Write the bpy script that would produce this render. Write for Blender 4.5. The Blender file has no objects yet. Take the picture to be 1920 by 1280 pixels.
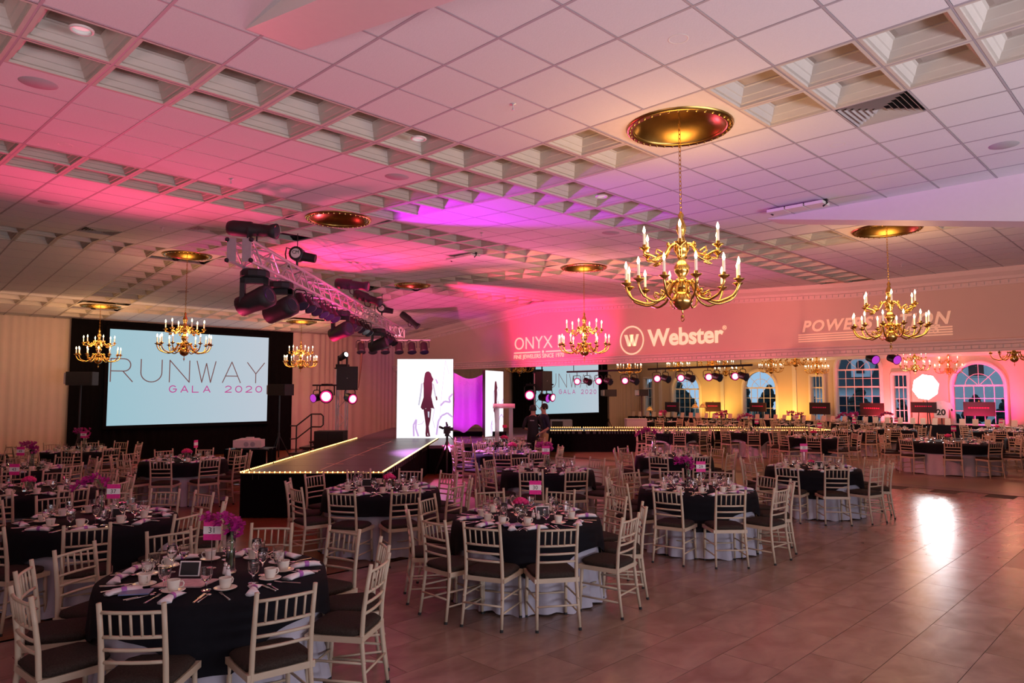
import bpy, math, random
from mathutils import Vector, Matrix
random.seed(7)
PI = math.pi
sc = bpy.context.scene
COL = sc.collection

# ------------------------------------------------------------------ camera
FPX, PITCH, AX = 1331.655, math.radians(4.0845), math.radians(45.3486)
CAM = Vector((0, 0, 2.08))
RV = Vector((math.cos(AX), -math.sin(AX), 0))
FV = Vector((math.sin(AX), math.cos(AX), 0))
ZV = Vector((0, 0, 1))
FW = FV * math.cos(PITCH) + ZV * math.sin(PITCH)
UP = -FV * math.sin(PITCH) + ZV * math.cos(PITCH)
cd = bpy.data.cameras.new('camera'); cd.sensor_width = 36; cd.lens = FPX / 1920 * 36
cd.clip_start = .05; cd.clip_end = 300
cam = bpy.data.objects.new('camera', cd); COL.objects.link(cam)
cam.matrix_world = Matrix(((RV.x, UP.x, -FW.x, CAM.x), (RV.y, UP.y, -FW.y, CAM.y), (RV.z, UP.z, -FW.z, CAM.z), (0, 0, 0, 1)))
sc.camera = cam
vs = sc.view_settings
vs.view_transform = 'Standard'; vs.look = 'None'; vs.exposure = 0.0; vs.gamma = 1; vs.use_curve_mapping = False

# points of the place, found from the photograph's perspective
def ray(x, y): return RV * ((x - 960) / FPX) + UP * (-(y - 640) / FPX) + FW
def at_z(x, y, z): d = ray(x, y); return CAM + d * ((z - CAM.z) / d.z)
def at_x(x, y, X): d = ray(x, y); return CAM + d * (X / d.x)
def at_y(x, y, Y): d = ray(x, y); return CAM + d * (Y / d.y)
def at_v(x, y, v): d = ray(x, y); return CAM + d * (v / (d.x * FV.x + d.y * FV.y))
def uv(u, v, z=0.0): p = RV * u + FV * v; return Vector((p.x, p.y, z))
def px(p):
    q = Vector(p) - CAM; d = q.dot(FW)
    return (960 + FPX * q.dot(RV) / d, 640 - FPX * q.dot(UP) / d, d)
def seen(p, m=60):
    q = px(p); return q[2] > .5 and -m < q[0] < 1920 + m and -m < q[1] < 1280 + m

# ------------------------------------------------------------------ world: dusk sky
w = bpy.data.worlds.new('dusk'); sc.world = w; w.use_nodes = True
wn = w.node_tree.nodes; wn.clear()
wo = wn.new('ShaderNodeOutputWorld'); wb = wn.new('ShaderNodeBackground')
wb.inputs['Color'].default_value = (.30, .47, .66, 1); wb.inputs['Strength'].default_value = 1.15
w.node_tree.links.new(wb.outputs[0], wo.inputs[0])

# ------------------------------------------------------------------ large lights
def lamp(name, kind, loc, energy, color, aim=None, **k):
    d = bpy.data.lights.new(name, kind); d.energy = energy; d.color = color
    for a, b in k.items(): setattr(d, a, b)
    o = bpy.data.objects.new(name, d); COL.objects.link(o); o.location = loc
    if aim is not None:
        o.rotation_euler = (Vector(aim) - Vector(loc)).to_track_quat('-Z', 'Y').to_euler()
    return o
# unseen fill lamps added behind the camera, aimed up to brighten the ceiling
lamp('window_daylight', 'AREA', (5.0, -5.4, 1.0), 400, (.90, .86, 1.0), aim=(5.6, -.5, 4.6), shape='RECTANGLE', size=11, size_y=1.2, spread=math.radians(125))
lamp('window_daylight', 'AREA', (-4.6, 4.0, 1.0), 60, (1, .62, .66), aim=(-.5, 5.5, 4.6), shape='RECTANGLE', size=9, size_y=1.2, spread=math.radians(95))
RED, PINK, MAG, AMB = (1, .02, .10), (1, .07, .30), (.62, .0, 1), (1, .50, .20)
def spot(name, loc, aim, e, col, deg, blend=.6, rad=.08):
    return lamp(name, 'SPOT', loc, e, col, aim=aim, spot_size=math.radians(deg), spot_blend=blend, shadow_soft_size=rad)
# coloured spots: high ones along the truss, low ones added without a fixture
spot('stage_spot', uv(-3.5, 11.35, 3.42), uv(-.2, 10.1, 4.68), 1500, MAG, 40, .7)
spot('stage_spot', uv(-5.3, 18.0, .8), at_z(655, 485, 4.98), 2600, RED, 46, .9)
spot('stage_spot', uv(-6.6, 12.6, .9), at_z(250, 300, 4.7), 1500, (1, .06, .18), 80, 1., .3)  # added pink wash on the left ceiling, no fixture
spot('stage_spot', uv(-1.6, 18.0, .6), at_z(840, 560, 4.95), 2200, PINK, 66, .9)
spot('stage_spot', uv(-3.4, 17.0, 3.75), at_x(1050, 600, 17.4), 6500, (1, .02, .16), 42, .9)
spot('stage_spot', uv(-3.4, 15.0, 3.75), at_x(1330, 610, 17.4), 2600, (1, .12, .18), 50, 1.)
spot('stage_spot', uv(-3.4, 13.5, 3.75), at_x(1720, 590, 17.4), 2300, (1, .26, .20), 46, 1.)
spot('stage_spot', uv(-3.6, 12.0, 3.8), at_x(1130, 628, 17.4), 520, MAG, 7, .4)
spot('stage_spot', uv(-3.6, 12.6, 3.8), at_x(925, 640, 17.4), 420, MAG, 5, .4)
spot('stage_spot', uv(-.95, 19.9, .95), at_v(878, 752, 22.2), 240, (.80, 0, 1), 52, .6)
spot('stage_spot', uv(-1.0, 16.4, 1.0), at_z(760, 430, 4.85), 900, (1, .10, .34), 95, 1., .3)  # added pink wash over the middle ceiling, no fixture
spot('stage_spot', uv(-3.6, 13.0, 3.8), at_y(562, 770, 23.8), 600, (.8, .8, 1), 5, .5)
spot('stage_spot', uv(-3.3, 19.0, 3.75), uv(-.9, 15.6, 0), 4200, (.80, .25, 1), 38, .8)
spot('stage_spot', uv(-3.4, 18.6, 3.75), uv(2.6, 22.4, 0), 3200, (1, .22, .34), 40, .9)
spot('stage_spot', uv(-1.5, 14.0, .9), uv(-3.78, 15.0, 4.0), 1000, (1, .02, .36), 62, 1.)  # added to tint the truss pink, no fixture
spot('stage_spot', uv(1.6, 19.2, .8), at_z(1330, 470, 4.63), 1000, (1, .10, .40), 84, 1., .3)  # added mauve wash on the ceiling before the header, no fixture
lamp('side_room_wash', 'AREA', (26, 4, 4.3), 330, (1, .36, .32), aim=(27, 6, 0), shape='RECTANGLE', size=12, size_y=6)  # unseen overhead washes of the side room, no fixture built
lamp('side_room_wash', 'AREA', (26, 15, 4.3), 380, (1, .40, .20), aim=(28, 14, 0), shape='RECTANGLE', size=12, size_y=8)
spot('wall_uplight', (33.6, 7.0, .3), (35.0, 6.6, 3.6), 1200, (1, .03, .22), 120, .9)
spot('wall_uplight', (33.6, 10.4, .3), (35.0, 10.0, 3.2), 1000, (1, .10, .14), 120, .9)
spot('wall_uplight', (33.6, 4.4, .3), (35.0, 4.0, 3.2), 800, (1, .10, .14), 120, .9)
spot('wall_uplight', (33.6, 15.2, .3), (35.0, 15.0, 2.6), 420, (1, .42, .08), 120, .9)
spot('wall_uplight', (33.6, 19.0, .3), (35.0, 19.0, 2.8), 420, (1, .50, .08), 120, .9)
lamp('drape_wash', 'AREA', (5.5, 20.6, 4.1), 60, (1, .50, .28), aim=(5.5, 24, 2.0), shape='RECTANGLE', size=9, size_y=.5)  # unseen washes on the drapes, hung without any fixture
lamp('drape_wash', 'AREA', uv(-4.6, 22.0, 3.8), 120, (1, .22, .30), aim=(14, 24, 1.6), shape='RECTANGLE', size=4, size_y=.5)

# ------------------------------------------------------------------ materials
MATS = {}
def mat(name, col, rough=.5, metal=0., var=.12, scale=14., bump=0., emit=None, estr=0., spec=.5, trans=0., ior=1.45, sample=True, coat=0., alpha=1.):
    if name in MATS: return MATS[name]
    m = bpy.data.materials.new(name); m.use_nodes = True
    nt = m.node_tree; b = nt.nodes['Principled BSDF']
    b.inputs['Roughness'].default_value = rough; b.inputs['Metallic'].default_value = metal
    b.inputs['Specular IOR Level'].default_value = spec; b.inputs['IOR'].default_value = ior
    b.inputs['Transmission Weight'].default_value = trans; b.inputs['Coat Weight'].default_value = coat
    b.inputs['Alpha'].default_value = alpha
    tc = nt.nodes.new('ShaderNodeTexCoord'); nz = nt.nodes.new('ShaderNodeTexNoise')
    nz.inputs['Scale'].default_value = scale; nz.inputs['Detail'].default_value = 4
    nt.links.new(tc.outputs['Object'], nz.inputs['Vector'])
    mx = nt.nodes.new('ShaderNodeMix'); mx.data_type = 'RGBA'
    mx.inputs['A'].default_value = tuple(max(0, c * (1 - var)) for c in col) + (1,)
    mx.inputs['B'].default_value = tuple(min(1, c * (1 + var)) for c in col) + (1,)
    nt.links.new(nz.outputs['Fac'], mx.inputs['Factor']); nt.links.new(mx.outputs['Result'], b.inputs['Base Color'])
    if bump:
        bp = nt.nodes.new('ShaderNodeBump'); bp.inputs['Strength'].default_value = bump; bp.inputs['Distance'].default_value = .01
        nt.links.new(nz.outputs['Fac'], bp.inputs['Height']); nt.links.new(bp.outputs['Normal'], b.inputs['Normal'])
    if emit:
        b.inputs['Emission Color'].default_value = tuple(emit) + (1,); b.inputs['Emission Strength'].default_value = estr
        if not sample: m.cycles.emission_sampling = 'NONE'
    MATS[name] = m
    return m
def nodes_of(m): return m.node_tree, m.node_tree.nodes['Principled BSDF']

M_tile_c = mat('ceiling_tile', (.74, .72, .73), .9, var=.05, scale=90, bump=.15)
M_rail = mat('ceiling_rail', (.42, .38, .41), .6, var=.03)
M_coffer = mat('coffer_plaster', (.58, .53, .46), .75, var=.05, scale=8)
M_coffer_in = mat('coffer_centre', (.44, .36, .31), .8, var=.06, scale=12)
M_wall = mat('header_paint', (.60, .50, .42), .8, var=.03, scale=3)
M_trim = mat('trim_paint', (.66, .58, .54), .6, var=.03)
M_wall2 = mat('wall_paint', (.66, .56, .42), .8, var=.04, scale=3)
M_white = mat('white_trim', (.75, .72, .68), .5, var=.03)
M_drape = mat('white_drape', (.56, .46, .38), .9, var=.06, scale=4)
M_black_drape = mat('black_drape', (.005, .0045, .005), .95, var=.3, scale=6, spec=.05)
M_chair = mat('ivory_lacquer', (.52, .43, .31), .38, var=.08, scale=9)
M_cush = mat('cushion_fabric', (.040, .030, .024), .95, var=.75, scale=110, bump=.3, spec=.15)
M_cap = mat('foot_rubber', (.02, .02, .02), .7)
M_cloth_w = mat('white_linen', (.46, .45, .52), .9, var=.05, scale=20)
M_cloth_b = mat('black_linen', (.007, .007, .010), .85, var=.25, scale=20, spec=.15)
M_china = mat('cream_china', (.78, .72, .62), .18, var=.03)
M_napkin = mat('napkin_linen', (.80, .74, .76), .85, var=.05, scale=30)
M_ring = mat('purple_ring', (.40, .12, .44), .35, var=.1)
M_steel = mat('cutlery_steel', (.62, .58, .55), .22, metal=1, var=.05)
M_glass = mat('cut_glass', (1, 1, 1), .03, trans=1.0, ior=1.22, var=.0, coat=.6)
M_brass = mat('polished_brass', (.80, .52, .14), .22, metal=1, var=.15, scale=30)
M_brass_d = mat('aged_brass', (.42, .26, .07), .30, metal=1, var=.5, scale=5, bump=.2)
M_candle = mat('candle_sleeve', (.85, .78, .68), .5, emit=(1, .75, .5), estr=.35, sample=False)
M_bulb = mat('flame_bulb', (1, .9, .7), .3, emit=(1, .72, .38), estr=16, sample=False)
M_blk = mat('black_metal', (.016, .016, .018), .45, var=.2)
M_blkp = mat('black_plastic', (.02, .02, .022), .6, var=.2)
M_alu = mat('truss_aluminium', (.60, .58, .60), .35, metal=.35, var=.1, scale=30)
M_plate = mat('grey_plate', (.36, .34, .38), .5, metal=.2)
M_deck = mat('stage_deck', (.045, .040, .042), .38, var=.4, scale=18, bump=.1)
M_tape = mat('cream_tape', (.62, .48, .32), .6)
M_rope = mat('rope_light', (1, .8, .4), .4, emit=(1, .56, .16), estr=6, sample=True)
M_ropeT = mat('rope_tube', (.8, .55, .2), .3, emit=(1, .45, .10), estr=.8, sample=True)
M_led = mat('led_white', (.02, .02, .02), .6, emit=(1, .96, 1.0), estr=1.2)
M_ledfig = mat('led_figure', (.03, .01, .02), .6, emit=(.09, .012, .03), estr=1.0, sample=False)
M_ledskin = mat('led_skin', (.05, .05, .06), .6, emit=(.55, .55, .66), estr=1.0, sample=False)
M_ledlav = mat('led_lavender', (.05, .04, .06), .6, emit=(.62, .42, .78), estr=1.0, sample=False)
M_ledpale = mat('led_pale', (.05, .04, .06), .6, emit=(.74, .62, .84), estr=1.0, sample=False)
M_frame = mat('panel_edge', (.012, .012, .014), .5)
M_text = mat('screen_text_dark', (.05, .03, .03), .8, emit=(.13, .06, .06), estr=1, sample=False)
M_textp = mat('screen_text_pink', (.1, .01, .06), .8, emit=(.42, .07, .26), estr=1, sample=False)
M_logo = mat('projected_light', (.85, .72, .55), .9, emit=(1, .62, .36), estr=.75, sample=False)  # projected light put into the logo shapes as colour and glow
M_logo2 = mat('projected_light_soft', (.80, .62, .46), .9, emit=(1, .55, .34), estr=.26, sample=False)
M_fabric = mat('stretch_fabric', (.70, .55, .72), .7, var=.05)
M_acry = mat('acrylic', (.85, .80, .88), .15, trans=.5, ior=1.3, var=.02)
M_lensP = mat('par_lens_pink', (1, .7, .8), .3, emit=(1, .42, .55), estr=2.6, sample=False)
M_lensR = mat('par_lens_rim', (.6, .02, .2), .3, emit=(.80, .015, .20), estr=.9, sample=False)
M_lensW = mat('lens_white', (1, 1, 1), .3, emit=(.9, .95, 1), estr=9, sample=False)
M_lensM = mat('lens_magenta', (.5, .05, .5), .25, emit=(.5, .05, .62), estr=.9, sample=False)
M_parp = mat('par_can', (.030, .012, .020), .35, var=.2)
M_orchid = mat('orchid_petal', (.36, .008, .19), .55, var=.35, scale=40)
M_rose = mat('rose_petal', (.58, .02, .16), .6, var=.3, scale=40)
M_stem = mat('green_stem', (.10, .16, .06), .6)
M_card = mat('card_white', (.82, .78, .76), .7, var=.02)
M_pinkcard = mat('card_pink', (.72, .02, .25), .55, var=.25, scale=60)
M_ink = mat('ink_black', (.02, .02, .02), .7)
M_photo = mat('brochure_print', (.62, .42, .44), .5, var=.5, scale=30)
M_skin = mat('skin', (.50, .27, .20), .55, var=.06)
M_hair = mat('dark_hair', (.018, .012, .010), .6)
M_shirtb = mat('black_shirt', (.016, .014, .020), .85)
M_navy = mat('navy_shirt', (.016, .018, .045), .85)
M_khaki = mat('khaki_cotton', (.50, .36, .18), .85)
M_soft = mat('softbox_fabric', (1, 1, 1), .8, emit=(1, .98, 1), estr=22)
M_proj = mat('projector_shell', (.62, .55, .55), .5)
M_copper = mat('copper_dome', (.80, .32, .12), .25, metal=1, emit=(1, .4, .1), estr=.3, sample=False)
M_red = mat('red_text', (.35, .01, .04), .6, emit=(.4, .005, .04), estr=.5, sample=False)
M_sign = mat('sign_panel', (.035, .010, .014), .5)
M_grill = mat('speaker_grille', (.44, .40, .42), .8, var=.1, scale=200)
M_dark = mat('dark_void', (.006, .006, .006), .95)
M_lampon = mat('downlight_glow', (1, .9, .75), .5, emit=(1, .78, .5), estr=5, sample=False)
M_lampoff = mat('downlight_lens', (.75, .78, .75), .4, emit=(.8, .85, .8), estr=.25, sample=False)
M_house = mat('house_siding', (.72, .80, .88), .8, var=.05)
M_roof = mat('house_roof', (.05, .06, .07), .9, var=.2)
M_lawn = mat('lawn', (.05, .08, .05), .95, var=.3, scale=2)
M_tree = mat('tree_foliage', (.02, .03, .03), .95, var=.4, scale=2)
M_pane = mat('window_pane', (.9, .95, 1), .03, trans=1.0, ior=1.02, spec=.5, var=.01)
M_paneD = mat('dark_pane', (.03, .04, .06), .1, var=.1)
M_grout = mat('grout', (.10, .075, .06), .9, var=.1)
M_skirtrail = mat('rail_paint', (.02, .02, .022), .4)

# stone floor tiles
M_ftile = mat('stone_tile', (.30, .205, .155), .26, var=.2, scale=2.2, spec=.5)
nt, b = nodes_of(M_ftile)
oi = nt.nodes.new('ShaderNodeObjectInfo'); tc = nt.nodes.new('ShaderNodeTexCoord')
mp = nt.nodes.new('ShaderNodeMapping'); mp.inputs['Scale'].default_value = (1.6, 2.6, 1); mp.inputs['Rotation'].default_value = (0, 0, .5)
n2 = nt.nodes.new('ShaderNodeTexNoise'); n2.noise_dimensions = '4D'; n2.inputs['Scale'].default_value = 1.6; n2.inputs['Detail'].default_value = 7; n2.inputs['Distortion'].default_value = .6
ml = nt.nodes.new('ShaderNodeMath'); ml.operation = 'MULTIPLY'; ml.inputs[1].default_value = 40
nt.links.new(oi.outputs['Random'], ml.inputs[0]); nt.links.new(ml.outputs[0], n2.inputs['W'])
nt.links.new(tc.outputs['Object'], mp.inputs['Vector']); nt.links.new(mp.outputs['Vector'], n2.inputs['Vector'])
cr = nt.nodes.new('ShaderNodeValToRGB')
cr.color_ramp.elements[0].position = .30; cr.color_ramp.elements[0].color = (.20, .125, .095, 1)
cr.color_ramp.elements[1].position = .72; cr.color_ramp.elements[1].color = (.34, .235, .185, 1)
nt.links.new(n2.outputs['Fac'], cr.inputs['Fac']); nt.links.new(cr.outputs['Color'], b.inputs['Base Color'])
mr = nt.nodes.new('ShaderNodeMapRange'); mr.inputs['To Min'].default_value = .15; mr.inputs['To Max'].default_value = .31
nt.links.new(n2.outputs['Fac'], mr.inputs['Value']); nt.links.new(mr.outputs['Result'], b.inputs['Roughness'])
def brick_floor(name, c1, c2, joint, wdt, hgt, rough):
    m = mat(name, c1, rough, var=.2); nt, b = nodes_of(m)
    tc = nt.nodes.new('ShaderNodeTexCoord'); br = nt.nodes.new('ShaderNodeTexBrick')
    br.inputs['Color1'].default_value = c1 + (1,); br.inputs['Color2'].default_value = c2 + (1,); br.inputs['Mortar'].default_value = joint + (1,)
    br.inputs['Scale'].default_value = 1; br.inputs['Brick Width'].default_value = wdt; br.inputs['Row Height'].default_value = hgt
    br.inputs['Mortar Size'].default_value = .004
    nt.links.new(tc.outputs['Object'], br.inputs['Vector']); nt.links.new(br.outputs['Color'], b.inputs['Base Color'])
    return m
M_ftile2 = brick_floor('stone_tile_far', (.29, .20, .15), (.22, .15, .11), (.10, .07, .06), 1.0, .494, .28)
M_wood = brick_floor('oak_strip_floor', (.26, .10, .040), (.18, .065, .028), (.06, .02, .01), .5, .07, .30)
M_carpet = brick_floor('side_room_floor', (.22, .13, .085), (.27, .16, .10), (.12, .07, .05), 1.0, .5, .32)

# projected picture on the screens: pale blue, a little uneven
M_screen = mat('projection_screen', (.02, .02, .02), .8, emit=(.52, .70, .80), estr=.78)
nt, b = nodes_of(M_screen)
tc = nt.nodes.new('ShaderNodeTexCoord'); sx = nt.nodes.new('ShaderNodeSeparateXYZ'); cr = nt.nodes.new('ShaderNodeValToRGB')
cr.color_ramp.elements[0].color = (.40, .68, .78, 1); cr.color_ramp.elements[1].color = (.62, .72, .82, 1)
nt.links.new(tc.outputs['Generated'], sx.inputs[0]); nt.links.new(sx.outputs['X'], cr.inputs['Fac']); nt.links.new(cr.outputs['Color'], b.inputs['Emission Color'])

# ------------------------------------------------------------------ mesh helpers
class MB:
    def __init__(s): s.v = []; s.f = []; s.m = []; s.cur = 0
    def add(s, vs, fs):
        n = len(s.v); s.v += [tuple(p) for p in vs]
        s.f += [tuple(i + n for i in f) for f in fs]; s.m += [s.cur] * len(fs); return s
    def box(s, x0, x1, y0, y1, z0, z1):
        return s.add([(x0, y0, z0), (x1, y0, z0), (x1, y1, z0), (x0, y1, z0), (x0, y0, z1), (x1, y0, z1), (x1, y1, z1), (x0, y1, z1)],
                     [(3, 2, 1, 0), (4, 5, 6, 7), (0, 1, 5, 4), (1, 2, 6, 5), (2, 3, 7, 6), (3, 0, 4, 7)])
    def obox(s, c, ax, ay, az):      # centre and three half-axis vectors
        c, ax, ay, az = map(Vector, (c, ax, ay, az)); P = []
        for k in (-1, 1):
            for i, j in ((-1, -1), (1, -1), (1, 1), (-1, 1)): P.append(c + ax * i + ay * j + az * k)
        return s.add(P, [(3, 2, 1, 0), (4, 5, 6, 7), (0, 1, 5, 4), (1, 2, 6, 5), (2, 3, 7, 6), (3, 0, 4, 7)])
    def tube(s, pts, rad, n=8, caps=True, flat=1.0):
        pts = [Vector(p) for p in pts]
        if not isinstance(rad, (list, tuple)): rad = [rad] * len(pts)
        vs = []; fs = []; prev = None
        for i, p in enumerate(pts):
            t = (pts[min(i + 1, len(pts) - 1)] - pts[max(i - 1, 0)]).normalized()
            if prev is None:
                a = Vector((0, 0, 1)) if abs(t.z) < .9 else Vector((1, 0, 0)); u = t.cross(a).normalized()
            else:
                u = (prev - t * prev.dot(t)).normalized()
            prev = u; w_ = t.cross(u)
            for k in range(n):
                an = 2 * PI * k / n; vs.append(p + (u * math.cos(an) + w_ * math.sin(an) * flat) * rad[i])
        for i in range(len(pts) - 1):
            for k in range(n):
                k2 = (k + 1) % n; fs.append((i * n + k, i * n + k2, (i + 1) * n + k2, (i + 1) * n + k))
        if caps:
            fs.append(tuple(range(n))[::-1]); fs.append(tuple((len(pts) - 1) * n + k for k in range(n)))
        return s.add(vs, fs)
    def lathe(s, prof, n=16, c=(0, 0, 0), a0=0.):
        vs = []; fs = []; m = len(prof)
        for k in range(n):
            an = a0 + 2 * PI * k / n
            for r, z in prof: vs.append((c[0] + r * math.cos(an), c[1] + r * math.sin(an), c[2] + z))
        for k in range(n):
            k2 = (k + 1) % n
            for i in range(m - 1):
                fs.append((k * m + i, k2 * m + i, k2 * m + i + 1, k * m + i + 1))
        return s.add(vs, fs)
    def ball(s, c, r, n=10, m=6, sz=1.0):
        return s.lathe([(max(1e-4, r * math.sin(PI * i / m)), -r * sz * math.cos(PI * i / m)) for i in range(m + 1)], n, c)
    def prism(s, poly, M4, d):       # 2D outline placed by a matrix and given thickness d along its normal
        n = len(poly); P = [M4 @ Vector((x, y, 0)) for x, y in poly] + [M4 @ Vector((x, y, d)) for x, y in poly]
        return s.add(P, [tuple(range(n))[::-1], tuple(range(n, 2 * n))] + [(i, (i + 1) % n, n + (i + 1) % n, n + i) for i in range(n)])
    def mesh(s, name, mats, smooth=False):
        me = bpy.data.meshes.new(name); me.from_pydata(s.v, [], s.f)
        for x in (mats if isinstance(mats, (list, tuple)) else [mats]): me.materials.append(x)
        if any(s.m): me.polygons.foreach_set('material_index', s.m)
        if smooth: me.polygons.foreach_set('use_smooth', [True] * len(me.polygons))
        me.update(); return me
    def build(s, name, mats, parent=None, smooth=False, loc=None):
        return obj(name, s.mesh(name, mats, smooth), parent, loc)
def obj(name, me, parent=None, loc=None, rz=None, mw=None):
    o = bpy.data.objects.new(name, me); COL.objects.link(o)
    if parent is not None: o.parent = parent
    if mw is not None: o.matrix_local = mw
    if loc is not None: o.location = loc
    if rz is not None: o.rotation_euler = (0, 0, rz)
    return o
def tag(o, label=None, cat=None, group=None, kind=None):
    if label: o['label'] = label
    if cat: o['category'] = cat
    if group: o['group'] = group
    if kind: o['kind'] = kind
    return o
def empty(name, loc=(0, 0, 0), rz=0., label=None, cat=None, group=None, kind=None):
    o = bpy.data.objects.new(name, None); COL.objects.link(o); o.location = loc; o.rotation_euler = (0, 0, rz)
    o.empty_display_size = .1
    return tag(o, label, cat, group, kind)
def spawn(name, parts, loc, rz, label, cat, group=None, sc_=None):   # parts: (name, mesh[, children][, matrix])
    r = empty(name, loc, rz, label, cat, group)
    if sc_: r.scale = (sc_,) * 3
    for p in parts:
        o = obj(p[0], p[1], r)
        for k in (p[2] if len(p) > 2 else ()): obj(k[0], k[1], o)
    return r
def frame(o, x, y, z):               # matrix from an origin and three axes
    o, x, y, z = map(Vector, (o, x, y, z))
    return Matrix(((x.x, y.x, z.x, o.x), (x.y, y.y, z.y, o.y), (x.z, y.z, z.z, o.z), (0, 0, 0, 1)))
def on_header(Y, z, d=.01): return frame((17.4 - d, Y, z), (0, -1, 0), (0, 0, 1), (-1, 0, 0))
def on_back(X, z, Y): return frame((X, Y, z), (1, 0, 0), (0, 0, 1), (0, -1, 0))
def facing(p, n):                    # upright plane at p whose normal is n
    n = Vector((n[0], n[1], 0)).normalized(); x = Vector((0, 0, 1)).cross(n); return frame(p, x, (0, 0, 1), n)
def letters(text, size, align='CENTER', shear=0., offset=0., spacing=1., extrude=.003):
    c = bpy.data.curves.new('t', 'FONT'); c.body = text; c.size = size; c.align_x = align; c.shear = shear
    c.offset = offset; c.space_character = spacing; c.extrude = extrude; c.resolution_u = 4
    o = bpy.data.objects.new('t', c); me = bpy.data.meshes.new_from_object(o)
    bpy.data.objects.remove(o); bpy.data.curves.remove(c); return me
def text_obj(name, text, size, m, M4, parent=None, **k):
    me = letters(text, size, **k); me.materials.clear(); me.materials.append(m)
    return obj(name, me, parent, mw=M4)
# thin drawn letters: polylines in a 1 x 1 box
def arc(cx, cy, rx, ry, a, b, n=10): return [(cx + rx * math.cos(math.radians(a + (b - a) * i / n)), cy + ry * math.sin(math.radians(a + (b - a) * i / n))) for i in range(n + 1)]
STROKES = {
 'R': [[(0, 0), (0, 1), (.6, 1)] + arc(.6, .73, .3, .27, 90, -90) + [(0, .46)], [(.55, .46), (1, 0)]],
 'U': [[(0, 1), (0, .42)] + arc(.5, .42, .5, .42, 180, 360, 14) + [(1, 1)]],
 'N': [[(0, 0), (0, 1), (1, 0), (1, 1)]], 'W': [[(0, 1), (.27, 0), (.5, .9), (.73, 0), (1, 1)]],
 'A': [[(0, 0), (.5, 1), (1, 0)], [(.16, .32), (.84, .32)]], 'Y': [[(0, 1), (.5, .45), (1, 1)], [(.5, .45), (.5, 0)]],
 'G': [arc(.5, .5, .5, .5, 45, 360, 18) + [(.55, .5)]], 'L': [[(0, 1), (0, 0), (.9, 0)]],
 '2': [arc(.5, .7, .45, .3, 160, -30, 10) + [(0, 0), (1, 0)]], '0': [arc(.5, .5, .5, .5, 0, 360, 20)], ' ': []}
def stroke_text(mb, text, h, wd, gap, th, M4, d=.004):
    x = 0
    for ch in text:
        for line in STROKES[ch]:
            P = [Vector((x + a * wd, b_ * h)) for a, b_ in line]
            for a, b_ in zip(P, P[1:]):
                t = (b_ - a); L = t.length
                if L < 1e-6: continue
                t /= L; nrm = Vector((-t.y, t.x)) * th / 2; e = t * th / 2 * .6
                mb.prism([tuple(a - e - nrm), tuple(b_ + e - nrm), tuple(b_ + e + nrm), tuple(a - e + nrm)], M4, d)
        x += wd + gap
    return x - gap

# ------------------------------------------------------------------ the shell of the hall
T, GX, GY = .61, 3.4646, 3.5594
def grid(i, j): return (i * T + GX, j * T + GY)
XH, YB, XW = 17.4, 24.0, 35.0            # header wall, back drape line, window wall
def zc(Y): return 4.63 if Y < 6 else (4.63 + .42 * (Y - 6) / 9.76 if Y < 15.76 else 5.05 - .097 * (Y - 15.76))
def slope(Y): return 0 if Y < 6 else (math.atan(.42 / 9.76) if Y < 15.76 else -math.atan(.097))

fl = MB().box(-5, XH, -6, 7.3, -.2, -.005).build('floor', M_grout); tag(fl, kind='structure')
TL = MB().box(-.4975, .4975, -.2445, .2445, -.012, 0).mesh('floor_tile', M_ftile)
rest = MB(); cand = []
for r_ in range(-17, 10):
    y = 2.41 + .494 * r_ + .247
    if y > 7.2: continue
    for c in range(-11, 18):
        x = .83 + c + (.5 if r_ % 2 else 0)
        if -4.6 < x < XH - .45: cand.append((x, y))
cand.sort(key=lambda p: (not seen((p[0], p[1], 0), 20), p[0] * p[0] + p[1] * p[1]))
for n, (x, y) in enumerate(cand):
    if n < 290: obj('floor_tile', TL, fl, (x, y, 0))
    else: rest.box(x - .4975, x + .4975, y - .2445, y + .2445, -.012, 0)
tag(rest.build('floor_tile_field', M_ftile2, fl), kind='stuff')
tag(MB().box(-5, 14.2, 7.3, YB + .4, -.2, 0).build('floor_wood', M_wood), kind='structure')
tag(MB().box(14.2, XH, 7.3, YB + .4, -.2, 0).build('floor_stage_side', M_ftile2), kind='structure')
tag(MB().box(XH, XH + .5, -6, YB + .4, -.2, .002).build('floor_threshold', mat('threshold_wood', (.10, .055, .045), .3)), kind='structure')
tag(MB().box(XH + .5, XW + .3, -6, YB + .4, -.2, 0).build('floor_side_room', M_carpet), kind='structure')

# ceiling: lay-in tiles, coffered panels, T rails
ce = MB()
ys = [-6, 6, 15.76, YB + .4]
for a, b_ in zip(ys, ys[1:]):
    za, zb = zc(a) + .26, zc(b_ - .001) + .26
    ce.add([(-5, a, za), (XH, a, za), (XH, b_, zb), (-5, b_, zb), (-5, a, za + .1), (XH, a, za + .1), (XH, b_, zb + .1), (-5, b_, zb + .1)],
           [(0, 3, 2, 1), (4, 5, 6, 7), (0, 1, 5, 4), (2, 3, 7, 6), (1, 2, 6, 5), (3, 0, 4, 7)])
ceil = tag(ce.build('ceiling', M_tile_c), kind='structure')
h = T / 2 - .012
TILE = MB().box(-h, h, -h, h, .004, .03).mesh('ceiling_tile', M_tile_c)
cf = MB()
rings = [(T / 2 - .008, .0), (T / 2 - .035, .0), (T / 2 - .035, .022), (T / 2 - .055, .026), (T / 2 - .075, .07), (T / 2 - .085, .075), (T / 2 - .11, .135), (T / 2 - .125, .14), (T / 2 - .125, .15)]
V = []; Fc = []
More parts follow.
